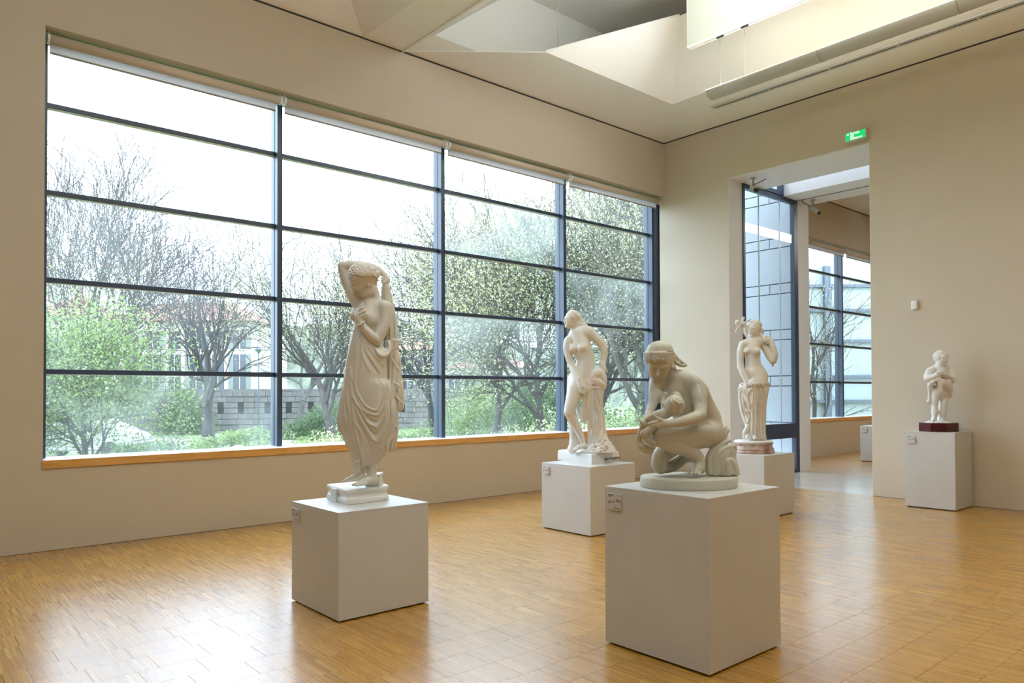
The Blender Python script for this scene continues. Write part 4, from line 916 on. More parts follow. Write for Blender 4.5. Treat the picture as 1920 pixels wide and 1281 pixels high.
def surface_nets(D, lo, h):
    D = D.copy(); D[0] = D[-1] = 0.1; D[:,0] = D[:,-1] = 0.1; D[:,:,0] = D[:,:,-1] = 0.1
    S = D < 0; nx, ny, nz = D.shape; c = np.zeros((nx-1, ny-1, nz-1), np.uint8)
    for i in (0,1):
        for j in (0,1):
            for k in (0,1): c += S[i:nx-1+i, j:ny-1+j, k:nz-1+k]
    I = np.argwhere((c > 0) & (c < 8)); idx = np.full(c.shape, -1, np.int32); idx[I[:,0], I[:,1], I[:,2]] = np.arange(len(I))
    P = np.zeros((len(I), 3)); W = np.zeros(len(I)); cor = [(i,j,k) for i in (0,1) for j in (0,1) for k in (0,1)]
    val = {q: D[I[:,0]+q[0], I[:,1]+q[1], I[:,2]+q[2]] for q in cor}
    for a in cor:
        for ax in range(3):
            if a[ax]: continue
            b = tuple(a[i]+(1 if i == ax else 0) for i in range(3)); va, vb = val[a], val[b]; m = (va < 0) != (vb < 0); t = np.zeros(len(I)); t[m] = va[m]/(va[m]-vb[m])
            q = np.tile(np.array(a, float), (len(I), 1)); q[:,ax] = t; P[m] += q[m]; W[m] += 1
    V = lo+(I+P/W[:,None])*h; F = []
    for ax in range(3):
        o1, o2 = [(1,2),(2,0),(0,1)][ax]; sh = [slice(None)]*3; sh2 = [slice(None)]*3; sh[ax] = slice(0,-1); sh2[ax] = slice(1,None)
        a, b = S[tuple(sh)], S[tuple(sh2)]; E = np.argwhere(a != b); fl = a[E[:,0],E[:,1],E[:,2]]
        e1 = np.zeros(3,int); e1[o1] = 1; e2 = np.zeros(3,int); e2[o2] = 1
        q = [E-e1-e2, E-e2, E, E-e1]; ok = np.all(E[:,[o1,o2]] > 0, axis=1) & np.all(E < np.array([nx-1,ny-1,nz-1]), axis=1)
        q = [idx[t[ok][:,0],t[ok][:,1],t[ok][:,2]] for t in q]; fl = fl[ok]; Q = np.stack(q, 1); Q[~fl] = Q[~fl][:,::-1]; F.append(Q)
    return V, np.concatenate(F)
def marble(name, c, c2, rough=0.45, sss=0.0):
    m = mat(name, c, rough, c2=c2, nscale=2.2, bump=0.12, bscale=70, detail=8); return m
M_MARB = marble('warm_white_marble', (0.74,0.71,0.64), (0.64,0.61,0.54)); M_MARBW = marble('white_marble', (0.80,0.79,0.76), (0.72,0.70,0.66)); M_MARBG = marble('greyish_old_marble', (0.64,0.61,0.52), (0.51,0.485,0.40))
M_MARBP = marble('bright_white_marble', (0.84,0.84,0.83), (0.76,0.75,0.73)); M_MARBR = mat('red_veined_marble', (0.58,0.46,0.38), 0.3, c2=(0.24,0.09,0.06), nscale=7, detail=12)
M_PORPH = mat('dark_red_polished_marble', (0.10,0.018,0.018), 0.12, c2=(0.05,0.01,0.012), nscale=7, detail=8)
def moulded(name, corners, prof, m, parent, rnd=0.0, seg=6, nub=0.0, seed=0):
    """block on the given plan corners (world xy, counter clockwise), outline offset by the profile [(z, inset)]"""
    C_ = [Vector((c[0], c[1])) for c in corners]; cen = sum(C_, Vector((0,0)))/len(C_); pts = []; n = len(C_)
    for i in range(n):
        a, b, c = C_[i-1], C_[i], C_[(i+1)%n]; r = rnd[i] if hasattr(rnd, '__len__') else rnd
        if r <= 0: pts.append(b); continue
        u = (a-b).normalized(); v = (c-b).normalized(); 
        for k in range(seg+1):
            t = k/seg; p = (b+u*r)*(1-t)**2+b*2*t*(1-t)+(b+v*r)*t*t; pts.append(p)
    rg = random.Random(seed); V = []; N_ = len(pts)
    for z, ins in prof:
        for p in pts:
            d = (cen-p); L_ = d.length; q = p+d/L_*ins; V.append((q.x+rg.uniform(-nub,nub), q.y+rg.uniform(-nub,nub), z+rg.uniform(-nub,nub)))
    F = [tuple(range(N_))[::-1]]
    for k in range(len(prof)-1):
        for i in range(N_): F.append((k*N_+i, k*N_+(i+1)%N_, (k+1)*N_+(i+1)%N_, (k+1)*N_+i))
    F.append(tuple((len(prof)-1)*N_+i for i in range(N_)))
    lx = Vector(parent.location) if parent else Vector((0,0,0))
    bm = bmesh.new(); vv = [bm.verts.new(Vector(v)-lx) for v in V]
    for f in F: bm.faces.new([vv[i] for i in f])
    return bm_obj(name, bm, m, parent)
# ================================================================== STATUE 1: draped standing woman with raised arm
def statue_one():
    z0 = 0.766; root = empty('statue', (-8.735, -3.75, z0))
    tag(root, 'marble statue of a draped standing woman with one arm over her head', 'statue')
    S = Sculpt(680, z0, 5.69, (-0.34,-0.26,0.10), (0.36,0.26,1.92), 0.0033)
    # ---------------- body
    S.use(580, 470, 5.3375)
    S.limb([(600,580,.03,112),(580,660,.0,125),(562,760,.0,116),(556,830,.0,122),(560,900,.01,130),(575,960,.02,140)], 0.03)          # trunk
    S.limb([(500,545,.045,52),(590,565,.05,72),(700,560,.03,78),(762,580,-.01,68)], 0.03)                             # shoulders
    S.ell(640,700,.03,120,110,170,12,0.03)
    S.limb([(700,600,.0,70),(690,720,.01,80),(680,830,.02,90)], 0.03)
    S.limb([(628,385,.02,54),(655,480,.035,60),(670,560,.035,80)], 0.015)                                                # neck
    S.ell(462,652,-.015,58,62,56,-20,0.02); S.ell(598,690,-.065,66,48,62,0,0.03)
    S.dots([(413,634)],9)
    S.limb([(765,575,-.02,70),(762,690,-.035,62),(725,800,-.06,55),(680,905,-.085,44)],0.02)                          # her left arm
    S.limb([(678,905,-.085,44),(630,865,-.11,50),(570,800,-.125,44),(512,728,-.135,31)],0.012)
    S.limb([(512,728,-.135,31),(492,665,-.135,36),(497,610,-.125,30)],0.01)
    for q in ([(475,640,-.12,15),(488,585,-.13,13),(520,545,-.13,11),(535,538,-.12,10)],[(490,620,-.14,15),(515,580,-.15,13),(545,560,-.14,11)],[(500,640,-.15,15),(535,610,-.155,13),(560,600,-.14,11)],[(505,665,-.15,15),(545,640,-.15,13),(568,630,-.14,11)],[(515,690,-.145,15),(540,675,-.145,13),(560,655,-.135,11)]): S.limb(q,0.004,sub=2)
    S.limb([(482,752,-.145,11),(508,745,-.165,11),(538,722,-.160,11),(548,708,-.145,11)],0.003)                                                              # bracelet
    S.limb([(545,610,-.12,22),(560,650,-.12,26),(545,680,-.12,18)],0.005)
    S.limb([(490,540,.03,62),(435,440,.05,64),(375,300,.06,60),(335,190,.05,48),(330,150,.045,40)],0.02)             # raised upper arm
    S.limb([(330,148,.045,38),(430,150,.05,48),(540,158,.07,50),(640,180,.08,44),(715,215,.085,34),(757,255,.08,26)],0.012)
    S.limb([(757,250,.08,28),(785,290,.075,28)],0.01)
    for q in ([(775,265,.06,13),(745,290,.05,11),(725,300,.045,10)],[(790,290,.06,14),(755,310,.05,12),(728,318,.045,10)],[(795,310,.06,13),(765,325,.05,11),(735,328,.045,9)],[(760,250,.07,12),(735,262,.06,10),(722,280,.05,9)]): S.limb(q,0.004,sub=2)
    # head, turned down to the left
    q = S.head(S.p(532,312,-.045), 0.258, (-.62,-.36,-.70), (-.02,-.55,.8), 'both')
    S.ell(668,240,.03,42,50,48,20,0.012); S.ell(645,318,.03,38,44,46,0,0.02)
    for x,y in ((425,170),(448,163),(440,192),(470,190),(410,200),(455,212)): S.dots([(x,y)],12,False,0.004)
    S.ell(438,178,-.03,22,30,22,0,0.01)
    for i in range(5): S.ridge([(600+i*14,215+i*8),(640+i*9,235+i*10),(672+i*4,262+i*11),(690,300+i*8)],6,False,0.003)
    # necklace of short pendants
    for i in range(15):
        a = i/14; x = 560+a*175; y = 518-a*48+22*math.sin(math.pi*a); S.ridge([(x,y),(x-3,y+16)],4.5,False,0.002,taper=False,sub=2)
    S.ridge([(555,512),(600,522),(660,508),(735,462)],4,False,0.002,taper=False)
    # ---------------- legs and feet
    S.use(580, 700, 4.925)
    S.limb([(520,500,.0,110),(545,640,.0,78),(560,760,-.01,62),(578,880,-.01,44),(575,950,-.01,44)],0.02)
    S.limb([(585,985,-.01,44),(540,992,-.04,38),(470,1015,-.075,26)],0.015); S.ell(598,985,.0,38,40,38,0,0.015)
    for i,(x,y) in enumerate(((400,1036),(425,1040),(447,1040),(468,1038),(489,1034))): S.limb([(x+55-i*4,y-26,-.065-.008*i,15),(x+22,y-14,-.08-.01*i,13),(x,y-4,-.09-.01*i,11-i*.5)],0.003,sub=2)
    S.limb([(520,560,.03,90),(470,800,.03,50),(460,900,.03,38),(440,950,.03,32),(390,968,.03,24),(330,992,.03,14),(300,1001,.03,8)],0.012)
    S.limb([(560,600,.04,70),(600,760,.06,40),(630,830,.08,26),(640,855,.08,24),(655,866,.09,14)],0.01)
    S.mesh('figure', M_MARB, root)
    # ---------------- drapery
    T = Sculpt(680, z0, 5.69, (-0.34,-0.26,0.06), (0.36,0.30,1.72), 0.0035); T.use(580, 470, 5.3375); T.smooth = 1
    def fold1(th, t, X, Y, Z):
        w = 15*th+2.5*np.sin(2*th+1)+1.5*t; side = np.clip(np.abs(np.cos(th))*1.5-0.55, 0, 1)+np.clip(np.sin(th),0,1); return (0.0010+0.0070*np.clip(t*1.3,0,1))*np.sin(w)*side
    A = lambda y: 470+y/5.3375; B = lambda y: 700+y/4.925
    ra = [(785,446,690,.0,.075),(800,432,698,.0,.086),(850,420,700,.0,.10),(900,408,715,.0,.115),(1000,392,745,.0,.13),(1100,374,770,.01,.145),(1200,362,778,.01,.15),(1280,352,778,.01,.15)]
    rb = [(0,330,725,.01,.15),(100,318,755,.01,.15),(200,300,780,.01,.148),(300,285,800,.01,.145),(400,275,812,.01,.14),(450,272,814,.01,.14),(520,290,812,.01,.135),(580,322,802,.01,.13),(640,342,796,.01,.12),(690,380,790,.01,.11),(725,388,780,.02,.10)]
    full = [((580+a[1]/5.3375), (580+a[2]/5.3375), A(a[0]), a[3], a[4]) for a in ra]+[((580+a[1]/4.925), (580+a[2]/4.925), B(a[0]), a[3], a[4]) for a in rb[1:]]
    T.use(0,0,1); T.loft([(q[2],q[0],q[1],q[3],q[4]) for q in full], 0.012, fold1)
    T.use(580,700,4.925); T.loft([(600,345,760,.0,.115),(700,382,720,.0,.11),(760,392,690,.0,.095),(800,400,660,.0,.085),(830,408,640,.0,.08),(850,412,560,-.01,.06),(875,414,505,-.02,.035),(930,416,500,-.02,.03)],0.012,fold1)
    T.use(580, 470, 5.3375)
    # veil held in the raised hand, falling behind her
    def foldv(th, t, X, Y, Z): return 0.0045*np.sin(190*X+1.2*np.sin(Z*9))*np.clip(t*3,0.3,1)
    va = [(320,735,795,.07,.02),(380,724,808,.07,.035),(450,720,826,.08,.045),(550,740,846,.09,.055),(650,750,864,.10,.06),(760,740,876,.10,.07),(860,740,888,.10,.075),(900,745,905,.10,.075),(940,745,903,.10,.075),(1000,745,900,.10,.08),(1100,745,914,.10,.08),(1200,745,926,.10,.08),(1280,745,932,.10,.08)]
    vb = [(100,700,866,.09,.08),(200,720,876,.09,.07),(250,750,878,.08,.05),(310,790,870,.07,.035),(340,815,862,.07,.02),(358,825,848,.07,.012)]
    T.use(0,0,1); T.loft([(A(q[0]), 580+q[1]/5.3375, 580+q[2]/5.3375, q[3], q[4]) for q in va]+[(B(q[0]), 580+q[1]/4.925, 580+q[2]/4.925, q[3], q[4]) for q in vb], 0.01, foldv)
    T.use(580,700,4.925)
    T.limb([(600,500,.0,60),(720,560,.0,60)],0.02)
    T.use(580, 470, 5.3375)
    EX = lambda q: [(q[0][0]-(q[1][0]-q[0][0])*.35, q[0][1]-(q[1][1]-q[0][1])*.35)]+q+[(q[-1][0]+(q[-1][0]-q[-2][0])*.3, q[-1][1]+(q[-1][1]-q[-2][1])*.3)]
    # belt and swags
    T.limb([(430,800,-.02,9),(455,797,-.065,9),(500,800,-.085,9),(540,806,-.09,9)],0.006)
    for o_, r_ in ((0,17),(22,16),(44,15),(64,14)): T.limb([(640+o_,945-o_*.4,-.06+o_*.0006,r_),(680+o_*.7,1015-o_*.7,-.095+o_*.0006,r_+3),(730+o_*.3,1058-o_*1.0,-.095+o_*.0006,r_+4),(775+o_*.1,1040-o_*1.0,-.075+o_*.0006,r_+2),(803-o_*.1,980-o_*.5,-.04,r_),(798-o_*.3,900,-.01,r_-3)],0.008)
    T.ridge([(715,908),(780,890),(888,873)],5,True,0.003,taper=False,sub=12)
    T.ridge([(893,962),(845,985),(812,1045),(840,1110),(880,1175),(905,1215),(925,1275)],9,False,0.005); T.ridge([(900,985),(860,1005),(830,1050),(862,1110),(905,1170)],12,True,0.01,-0.004)
    for q in ([(520,810),(490,900),(455,1050),(440,1280)],[(470,815),(440,930),(410,1080),(395,1280)],[(500,812),(470,920),(468,1100),(460,1280)],[(530,840),(560,1000),(640,1120),(690,1200)],[(525,860),(520,980),(560,1110),(600,1190)],[(640,950),(700,1060),(750,1150)],[(450,815),(420,950),(385,1120),(372,1270)],[(540,830),(590,960),(680,1080),(730,1140)]): T.ridge([q[0]]+EX(q)[2:],13,False,0.008)
    for q in ([(495,815),(475,920),(440,1080),(425,1280)],[(515,820),(505,920),(500,1100),(480,1280)],[(455,830),(430,950),(398,1100),(382,1280)],[(535,850),(545,980),(600,1100),(650,1180)]): T.ridge([q[0]]+EX(q)[2:],13,True,0.008,-0.004)
    for x in (800,825,850,875): T.ridge([(x-25,560),(x-10,700),(x,850),(x+2,900)],8,True,0.008,-0.002); T.ridge([(x-35,480),(x-20,700),(x-12,860)],7,False,0.008)
    T.use(580,700,4.925)
    for q in ([(400,60),(440,180),(500,290),(560,332),(625,345),(660,280),(690,170),(705,60)],[(395,160),(440,280),(500,350),(570,372),(635,380),(690,280)],[(420,250),(470,350),(540,455),(600,488),(632,495),(680,400),(715,250)],
              [(430,330),(490,450),(560,568),(592,612),(635,618),(690,500),(730,330)],[(330,20),(345,200),(390,400),(480,560),(492,800)],[(385,30),(395,250),(420,500),(470,700),(495,820)],[(355,20),(330,200),(320,330),(345,480),(342,660)]): T.ridge(EX(q),13,False,0.008)
    for q in ([(405,110),(450,230),(520,325),(600,360),(650,330),(690,220)],[(425,220),(480,340),(560,430),(630,450),(680,360)],[(430,300),(500,430),(570,540),(630,570),(690,450)],[(365,60),(372,300),(400,520),(440,720)],[(345,20),(320,150),(300,280),(320,440)],[(460,480),(540,620),(560,740)]): T.ridge(EX(q),14,True,0.008,-0.005)
    for x in (725,750,775,798): T.ridge([(x-20,30),(x-8,250),(x-5,480),(x-25,680)],12,True,0.008,-0.004); T.ridge([(x-32,60),(x-20,300),(x-18,500),(x-40,690)],9,False,0.010)
    T.ridge([(775,55),(782,90),(828,105),(800,140),(782,190),(820,240),(862,290),(845,335)],10,False,0.005); T.ridge([(795,60),(805,85),(840,100)],9,True,0.006,-0.002); T.ridge([(800,165),(830,215),(858,255)],11,True,0.008,-0.003)
    T.ridge([(812,440),(792,480),(808,510),(780,570),(735,625),(718,660),(712,715)],10,False,0.006); T.ridge([(760,620),(745,660),(742,720)],9,True,0.007,-0.003)
    T.limb([(300,380,-.02,8),(290,470,-.02,9),(330,560,-.02,9),(345,680,-.02,8)],0.006)
    T.limb([(355,440,-.06,14),(380,480,-.07,16),(375,560,-.07,12),(350,660,-.06,10)],0.008)
    T.limb([(405,830,-.06,8),(450,815,-.08,8),(495,800,-.09,8)],0.006); T.limb([(450,820,-.085,12),(460,870,-.08,10),(445,930,-.07,10)],0.006)
    T.mesh('drapery', M_MARB, root)
    # ---------------- base and footstool
    a = hit(611.5, 934.5, 2, z0); b = hit(650, 947.7, 2, z0); c = hit(735.5, 937.5, 2, z0)
    d = a+(c-b); C_ = [tuple(q[:2]) for q in (a,b,c,d)]; hb = 0.112
    moulded('statue_base', C_, [(z0,0.004),(z0+0.003,0.0),(z0+0.028,0.0),(z0+0.036,0.003),(z0+0.044,0.010),(z0+0.055,0.016),(z0+0.066,0.018),(z0+0.076,0.013),(z0+0.084,0.006),(z0+0.091,0.001),(z0+0.100,0.0),(z0+hb-0.005,0.002),(z0+hb,0.008)], M_MARBW, root, rnd=(0.02,0.012,0.10,0.06), nub=0.0008, seed=2)
    bm = bmesh.new(); e = a+(b-a)*0.42; ex = (b-a)/np.linalg.norm(b-a); add_box(bm, (-0.055,-0.012,0), (0.055,0.008,0.10), 0.003)
    ang = math.atan2(ex[1], ex[0]); o = bm_obj('blank_cartouche', bm, M_MARBW, root); o.location = Vector((e[0], e[1], z0))-root.location; o.rotation_euler = (0,0,ang)
    f = hit(665+30, 700+990/4.925, 2, z0+hb); D_ = S.org+HX*0.055+HY*0.05
    q0 = S.org+HX*0.085+HY*0.09; w_ = 0.075
    mc = [tuple((q0+HX*i+HY*j)[:2]) for i, j in ((-w_,-0.06),(w_*0.55,-0.06),(w_*0.55,0.10),(-w_,0.10))]
    moulded('footstool', mc, [(z0+hb-0.01,0),(z0+hb+0.02,0),(z0+hb+0.03,0.010),(z0+hb+0.07,0.010),(z0+hb+0.08,0.0),(z0+hb+0.094,0.0)], M_MARBW, root, rnd=0.008)
    return root
statue_one()
# ================================================================== STATUE 2: crouching woman holding a baby
def statue_crouching():
    z0 = 1.0; D_ = 5.07
    cc = (P4[0]+P4[2])/2, (P4[1]+P4[3])/2; root = empty('statue', (cc[0], cc[1], z0))
    tag(root, 'greyish marble statue of a crouching woman in a fringed headdress holding a baby', 'statue')
    D_ = float((np.array([cc[0],cc[1],z0])-CAM)@HY)
    S = Sculpt(1297, z0, D_, (-0.40,-0.32,0.03), (0.40,0.34,1.08), 0.0034)
    S.use(1180, 760, 7.536)      # lower crop: all pixel numbers below are read there
    # pelvis, back and trunk
    S.limb([(1120,420,.04,170),(1150,300,.05,165),(1080,130,.05,165),(960,-60,.04,160),(820,-220,.02,150),(700,-330,.0,110)],0.03)
    S.limb([(600,-100,.0,110),(640,-220,-.01,130),(620,-330,.0,100)],0.04)
    S.ell(1140,400,.02,185,190,200,0,0.03); S.limb([(1010,-170,-.02,120),(1060,-20,.02,120),(1130,160,.04,130)],0.04); S.ell(620,-120,-.01,170,130,190,10,0.04); S.ell(760,60,.0,170,130,200,10,0.04)
    # near thigh and shin (her left leg)
    S.limb([(1080,400,-.03,165),(850,405,-.09,140),(600,410,-.13,112),(430,430,-.15,104)],0.03); S.limb([(1000,470,-.03,130),(800,490,-.07,105),(620,480,-.10,95)],0.03)
    S.ell(400,430,-.15,92,95,105,0,0.02)
    S.limb([(430,490,-.15,96),(600,560,-.12,104),(780,620,-.09,104),(920,690,-.07,92),(985,780,-.06,84),(985,860,-.07,76)],0.02)
    S.limb([(985,860,-.07,80),(960,910,-.10,70),(930,950,-.13,46)],0.012); S.ell(1030,900,-.04,52,60,60,0,0.015)
    for x,r,d in ((838,20,-.11),(882,20,-.135),(922,19,-.145),(957,18,-.145),(988,16,-.14)): S.limb([(x+25,925,d+.04,r+4),(x+3,955,d,r),(x,970,d-.01,r-2)],0.003,sub=2)
    S.ridge([(620,500),(760,520),(860,560),(940,605)],9,True,0.006); S.ridge([(1060,235),(1120,250),(1170,290)],9,True,0.012)
    # far leg kneeling (her right)
    S.limb([(1000,480,.10,140),(700,560,.04,130),(480,680,-.02,125),(420,820,-.04,112),(430,880,-.04,88)],0.03)
    S.limb([(450,890,-.02,80),(620,850,.05,88),(800,740,.12,80),(1000,780,.18,60),(1100,860,.20,45)],0.02)
    S.ridge([(570,850),(630,780),(700,715)],8,True,0.006)
    # near arm (her left) cradling the baby
    S.limb([(950,-250,-.04,118),(985,-120,-.08,104),(1005,20,-.11,98),(1000,140,-.15,82)],0.035)
    S.limb([(1000,150,-.15,84),(900,185,-.19,82),(740,232,-.23,70),(560,262,-.25,52),(470,258,-.25,46)],0.015)
    S.limb([(500,250,-.25,52),(420,262,-.25,50),(360,268,-.25,36)],0.01)
    S.limb([(450,215,-.26,34),(400,185,-.26,24),(345,150,-.26,18),(328,135,-.26,14)],0.005)
    S.limb([(380,235,-.27,26),(320,250,-.27,21),(275,262,-.27,16)],0.004); S.limb([(380,275,-.27,26),(330,290,-.27,20),(290,285,-.27,14)],0.004); S.limb([(400,300,-.26,26),(350,305,-.26,20),(320,295,-.26,14)],0.004)
    # far arm (her right)
    S.limb([(400,-330,-.02,92),(350,-230,-.05,78),(345,-120,-.08,70),(330,-10,-.10,62),(300,60,-.12,52)],0.025)
    S.limb([(300,80,-.12,52),(250,170,-.16,45),(215,250,-.19,34)],0.012)
    S.limb([(270,200,-.18,38),(215,285,-.19,36),(180,250,-.2,22),(150,215,-.2,16),(128,200,-.2,12)],0.006)
    S.limb([(240,130,-.10,24),(262,60,-.10,22),(270,10,-.10,18),(265,-15,-.10,11)],0.006); S.limb([(300,110,-.11,22),(310,50,-.11,18),(325,5,-.11,12)],0.005)
    S.limb([(180,290,-.18,30),(145,400,-.17,32),(135,500,-.16,40),(160,580,-.16,46),(235,650,-.16,40)],0.012)
    S.limb([(170,570,-.17,44),(240,610,-.18,40),(320,620,-.18,30),(350,615,-.18,18)],0.008); S.limb([(235,655,-.17,34),(310,660,-.17,22),(335,655,-.17,16)],0.006)
    S.limb([(230,560,-.2,22),(290,580,-.2,16),(345,600,-.2,10)],0.004)
    # breasts, neck, shoulders
    S.use(1180, 620, 8.005)
    S.ell(480,1000,-.08,70,75,85,0,0.03); S.ell(700,1010,-.11,90,75,90,0,0.03)
    S.limb([(390,780,.0,85),(560,760,.01,110),(760,720,.01,135),(920,760,-.02,120)],0.04)
    S.limb([(560,560,.01,90),(590,690,.02,100)],0.03)
    S.ridge([(540,740),(548,800),(545,880)],10,True,0.015); S.ridge([(1040,790),(1100,950),(1150,1130)],8,True,0.012)
    # head bowed to the front
    q = S.head(S.p(452,475,-.075), 0.225, (-.20,-.80,-.56), (.06,-.50,.85), None)
    E = lambda a, r, k=.01, cut=False: S.ellM(q(a), np.array(r)*.225, S.H[1], k, cut)
    # headdress: domed cap, ribbon and fringe of short rolls
    S.ell(458,305,-.072,196,212,152,0,0.01); S.ell(458,335,-.072,200,216,80,0,0.01); S.ell(454,400,-.072,188,206,64,0,0.01)
    for yy_, rr_, r_ in ((338,204,22),(368,198,18)): S.limb([(456+rr_*math.sin(t_), yy_-6*abs(math.sin(t_)), -.072-.100*math.cos(t_), r_) for t_ in np.linspace(-1.7,1.7,11)],0.004,sub=3)
    S.limb([(456+222*math.sin(t_), 330-8*abs(math.sin(t_)), -.072-.108*math.cos(t_), 5) for t_ in np.linspace(-1.6,1.6,11)],0.003,True,sub=3)
    for i in range(23):
        a_ = math.radians(-88+176*i/22); x = 454+203*math.sin(a_); dd = -.072-.105*math.cos(a_); y0, y1 = 385, 474+12*math.cos(a_)
        S.limb([(x,y0,dd,10),(x,(y0+y1)/2,dd-.002,11.5),(x-(x-452)*.04,y1,dd+.003,9.5)],0.001,sub=2)
    S.limb([(650,370,-.0,50),(690,430,.02,54),(740,470,.04,50),(790,505,.05,40)],0.01); S.limb([(650,400,-.05,40),(690,470,-.03,36),(740,500,.0,34)],0.01)
    # lappets of the headdress over her shoulder
    for q_ in ([(640,350,-.02,30),(700,420,.01,34),(780,480,.03,34),(845,522,.04,26)],[(640,400,-.05,26),(680,470,-.05,26),(760,520,-.01,26),(830,530,.02,22)],[(640,400,-.07,22),(650,480,-.08,22),(680,550,-.09,20),(695,585,-.09,17)],[(625,420,-.08,18),(630,500,-.09,18),(650,560,-.10,17),(665,585,-.10,14)],[(610,440,-.08,14),(620,510,-.09,14),(630,555,-.10,12)]): S.limb(q_,0.004)
    S.mesh('figure', M_MARBG, root)
    # ---------------- the baby
    B = Sculpt(1297, z0, D_, (-0.40,-0.42,0.20), (0.20,0.12,0.80), 0.0034); B.use(1180, 620, 8.005)
    hd = B.p(655,1125,-.185); B.head(hd, 0.135, (-.80,.30,.30), (.35,-.55,.45), None, child=1.0)
    B.ell(680,1115,-.19,142,140,145,0,0.012); B.ell(660,1190,-.19,125,120,85,0,0.012)
    B.limb([(520,1140,-.15,40),(505,1060,-.13,36),(515,990,-.12,34),(535,955,-.12,36)],0.01)
    B.limb([(525,965,-.12,26),(510,945,-.12,14)],0.004); B.limb([(545,960,-.12,22),(560,945,-.12,14)],0.004)
    B.use(1180, 760, 7.536)
    B.limb([(520,120,-.17,70),(420,150,-.18,78),(330,190,-.18,72),(270,215,-.18,60)],0.02)
    B.limb([(470,100,-.18,46),(380,120,-.20,40),(300,160,-.21,34),(250,190,-.21,26)],0.01)
    B.limb([(330,230,-.17,70),(290,330,-.18,72),(230,380,-.19,62),(210,400,-.19,54)],0.012)
    B.limb([(210,410,-.19,54),(260,480,-.19,48),(330,530,-.19,40),(350,560,-.19,28)],0.01)
    B.limb([(300,250,-.12,54),(290,330,-.14,54),(350,400,-.12,44)],0.012)
    rg = random.Random(8)
    B.use(1180, 620, 8.005)
    for i in range(26):
        a_ = rg.uniform(-2.6,-.2); x = 680+118*math.cos(a_)*rg.uniform(.2,1); y = 1110+125*math.sin(a_)*rg.uniform(.3,1); B.ridge([(x,y),(x+14,y+10),(x+24,y+26)],7,False,0.003,sub=3)
    B.mesh('baby', M_MARBG, root)
    # ---------------- palm leaf support behind her
    L_ = Sculpt(1297, z0, D_, (-0.10,-0.25,0.05), (0.42,0.35,0.65), 0.0038); L_.use(1180, 760, 7.536)
    for i, pts in enumerate(([(1140,940,-.04,60),(1130,760,-.04,55),(1180,640,-.03,46),(1290,560,-.02,36),(1400,505,-.01,26),(1430,520,-.01,14)],[(1220,950,-.05,55),(1210,780,-.05,50),(1270,680,-.05,44),(1370,610,-.04,38),(1460,580,-.03,34),(1500,590,-.03,24),(1500,650,-.03,20),(1465,720,-.03,14)],
        [(1320,950,-.04,60),(1310,800,-.04,60),(1370,700,-.04,54),(1420,640,-.03,50)],[(1400,960,-.06,50),(1390,860,-.07,46),(1420,775,-.07,30),(1480,860,-.05,34),(1520,960,-.03,40)],
        [(1330,520,.02,46),(1350,420,.02,38),(1385,360,.02,30),(1412,335,.02,9)],[(1330,480,.06,40),(1350,360,.06,30),(1375,290,.06,10)],[(1250,900,.04,110),(1330,780,.04,100),(1380,640,.03,80),(1300,560,.05,60)])): L_.limb(pts,0.006)
    for f_ in ([(1190,900,-.01,86),(1215,760,-.01,96),(1300,650,-.01,76)],[(1270,900,-.02,96),(1310,760,-.02,110),(1390,665,-.015,76)],[(1400,900,-.02,96),(1420,790,-.02,96),(1440,690,-.02,60)],[(1470,930,-.03,66),(1460,860,-.03,70)]): L_.limb(f_,0.02)
    for pts in ([(1165,950),(1150,780),(1210,650),(1330,560)],[(1250,950),(1240,790),(1300,690),(1400,620)],[(1365,950),(1355,830),(1400,760)],[(1440,930),(1440,860),(1425,810)],[(1420,600),(1430,700),(1420,740)]): L_.ridge(pts,10,True,0.006,-0.003,taper=False)
    L_.mesh('leaf_support', M_MARBG, root)
    # ---------------- oval base
    zt = 0.068; a = hit(1209, 905, 2, z0+0.0); l = hit(1207.5, 908, 2, z0+.03); r = hit(1386, 905, 2, z0+.03); f = hit(1290, 921.5, 2, z0)
    cx_ = (l+r)/2; rx = np.linalg.norm(r-l)/2; cen = S.org+HX*((cx_-S.org)@HX); cyo = (f-S.org)@HY; ry = 0.235
    V = []; N_ = 64; rg = random.Random(2)
    for z, s_ in ((z0,0.985),(z0+0.006,0.995),(z0+0.012,1.0),(z0+zt-0.012,1.0),(z0+zt-0.003,0.985),(z0+zt,0.95),(z0+zt+0.001,0.5)):
        for i in range(N_):
            t = 2*math.pi*i/N_; e = 1+0.006*math.sin(9*t+z*50); p = cen+HX*(rx*s_*e*math.cos(t))+HY*(cyo+ry+ry*s_*e*math.sin(t)); V.append((p[0], p[1], z+(rg.uniform(-.0015,.0015) if z > z0+.02 else 0)))
    bm = bmesh.new(); vv = [bm.verts.new(Vector(v)-root.location) for v in V]
    for k in range(6):
        for i in range(N_): bm.faces.new((vv[k*N_+i], vv[k*N_+(i+1)%N_], vv[(k+1)*N_+(i+1)%N_], vv[(k+1)*N_+i]))
    bm.faces.new(vv[:N_][::-1]); bm.faces.new(vv[6*N_:]); bm_obj('statue_base', bm, M_MARBG, root, True)
    return root
statue_crouching()
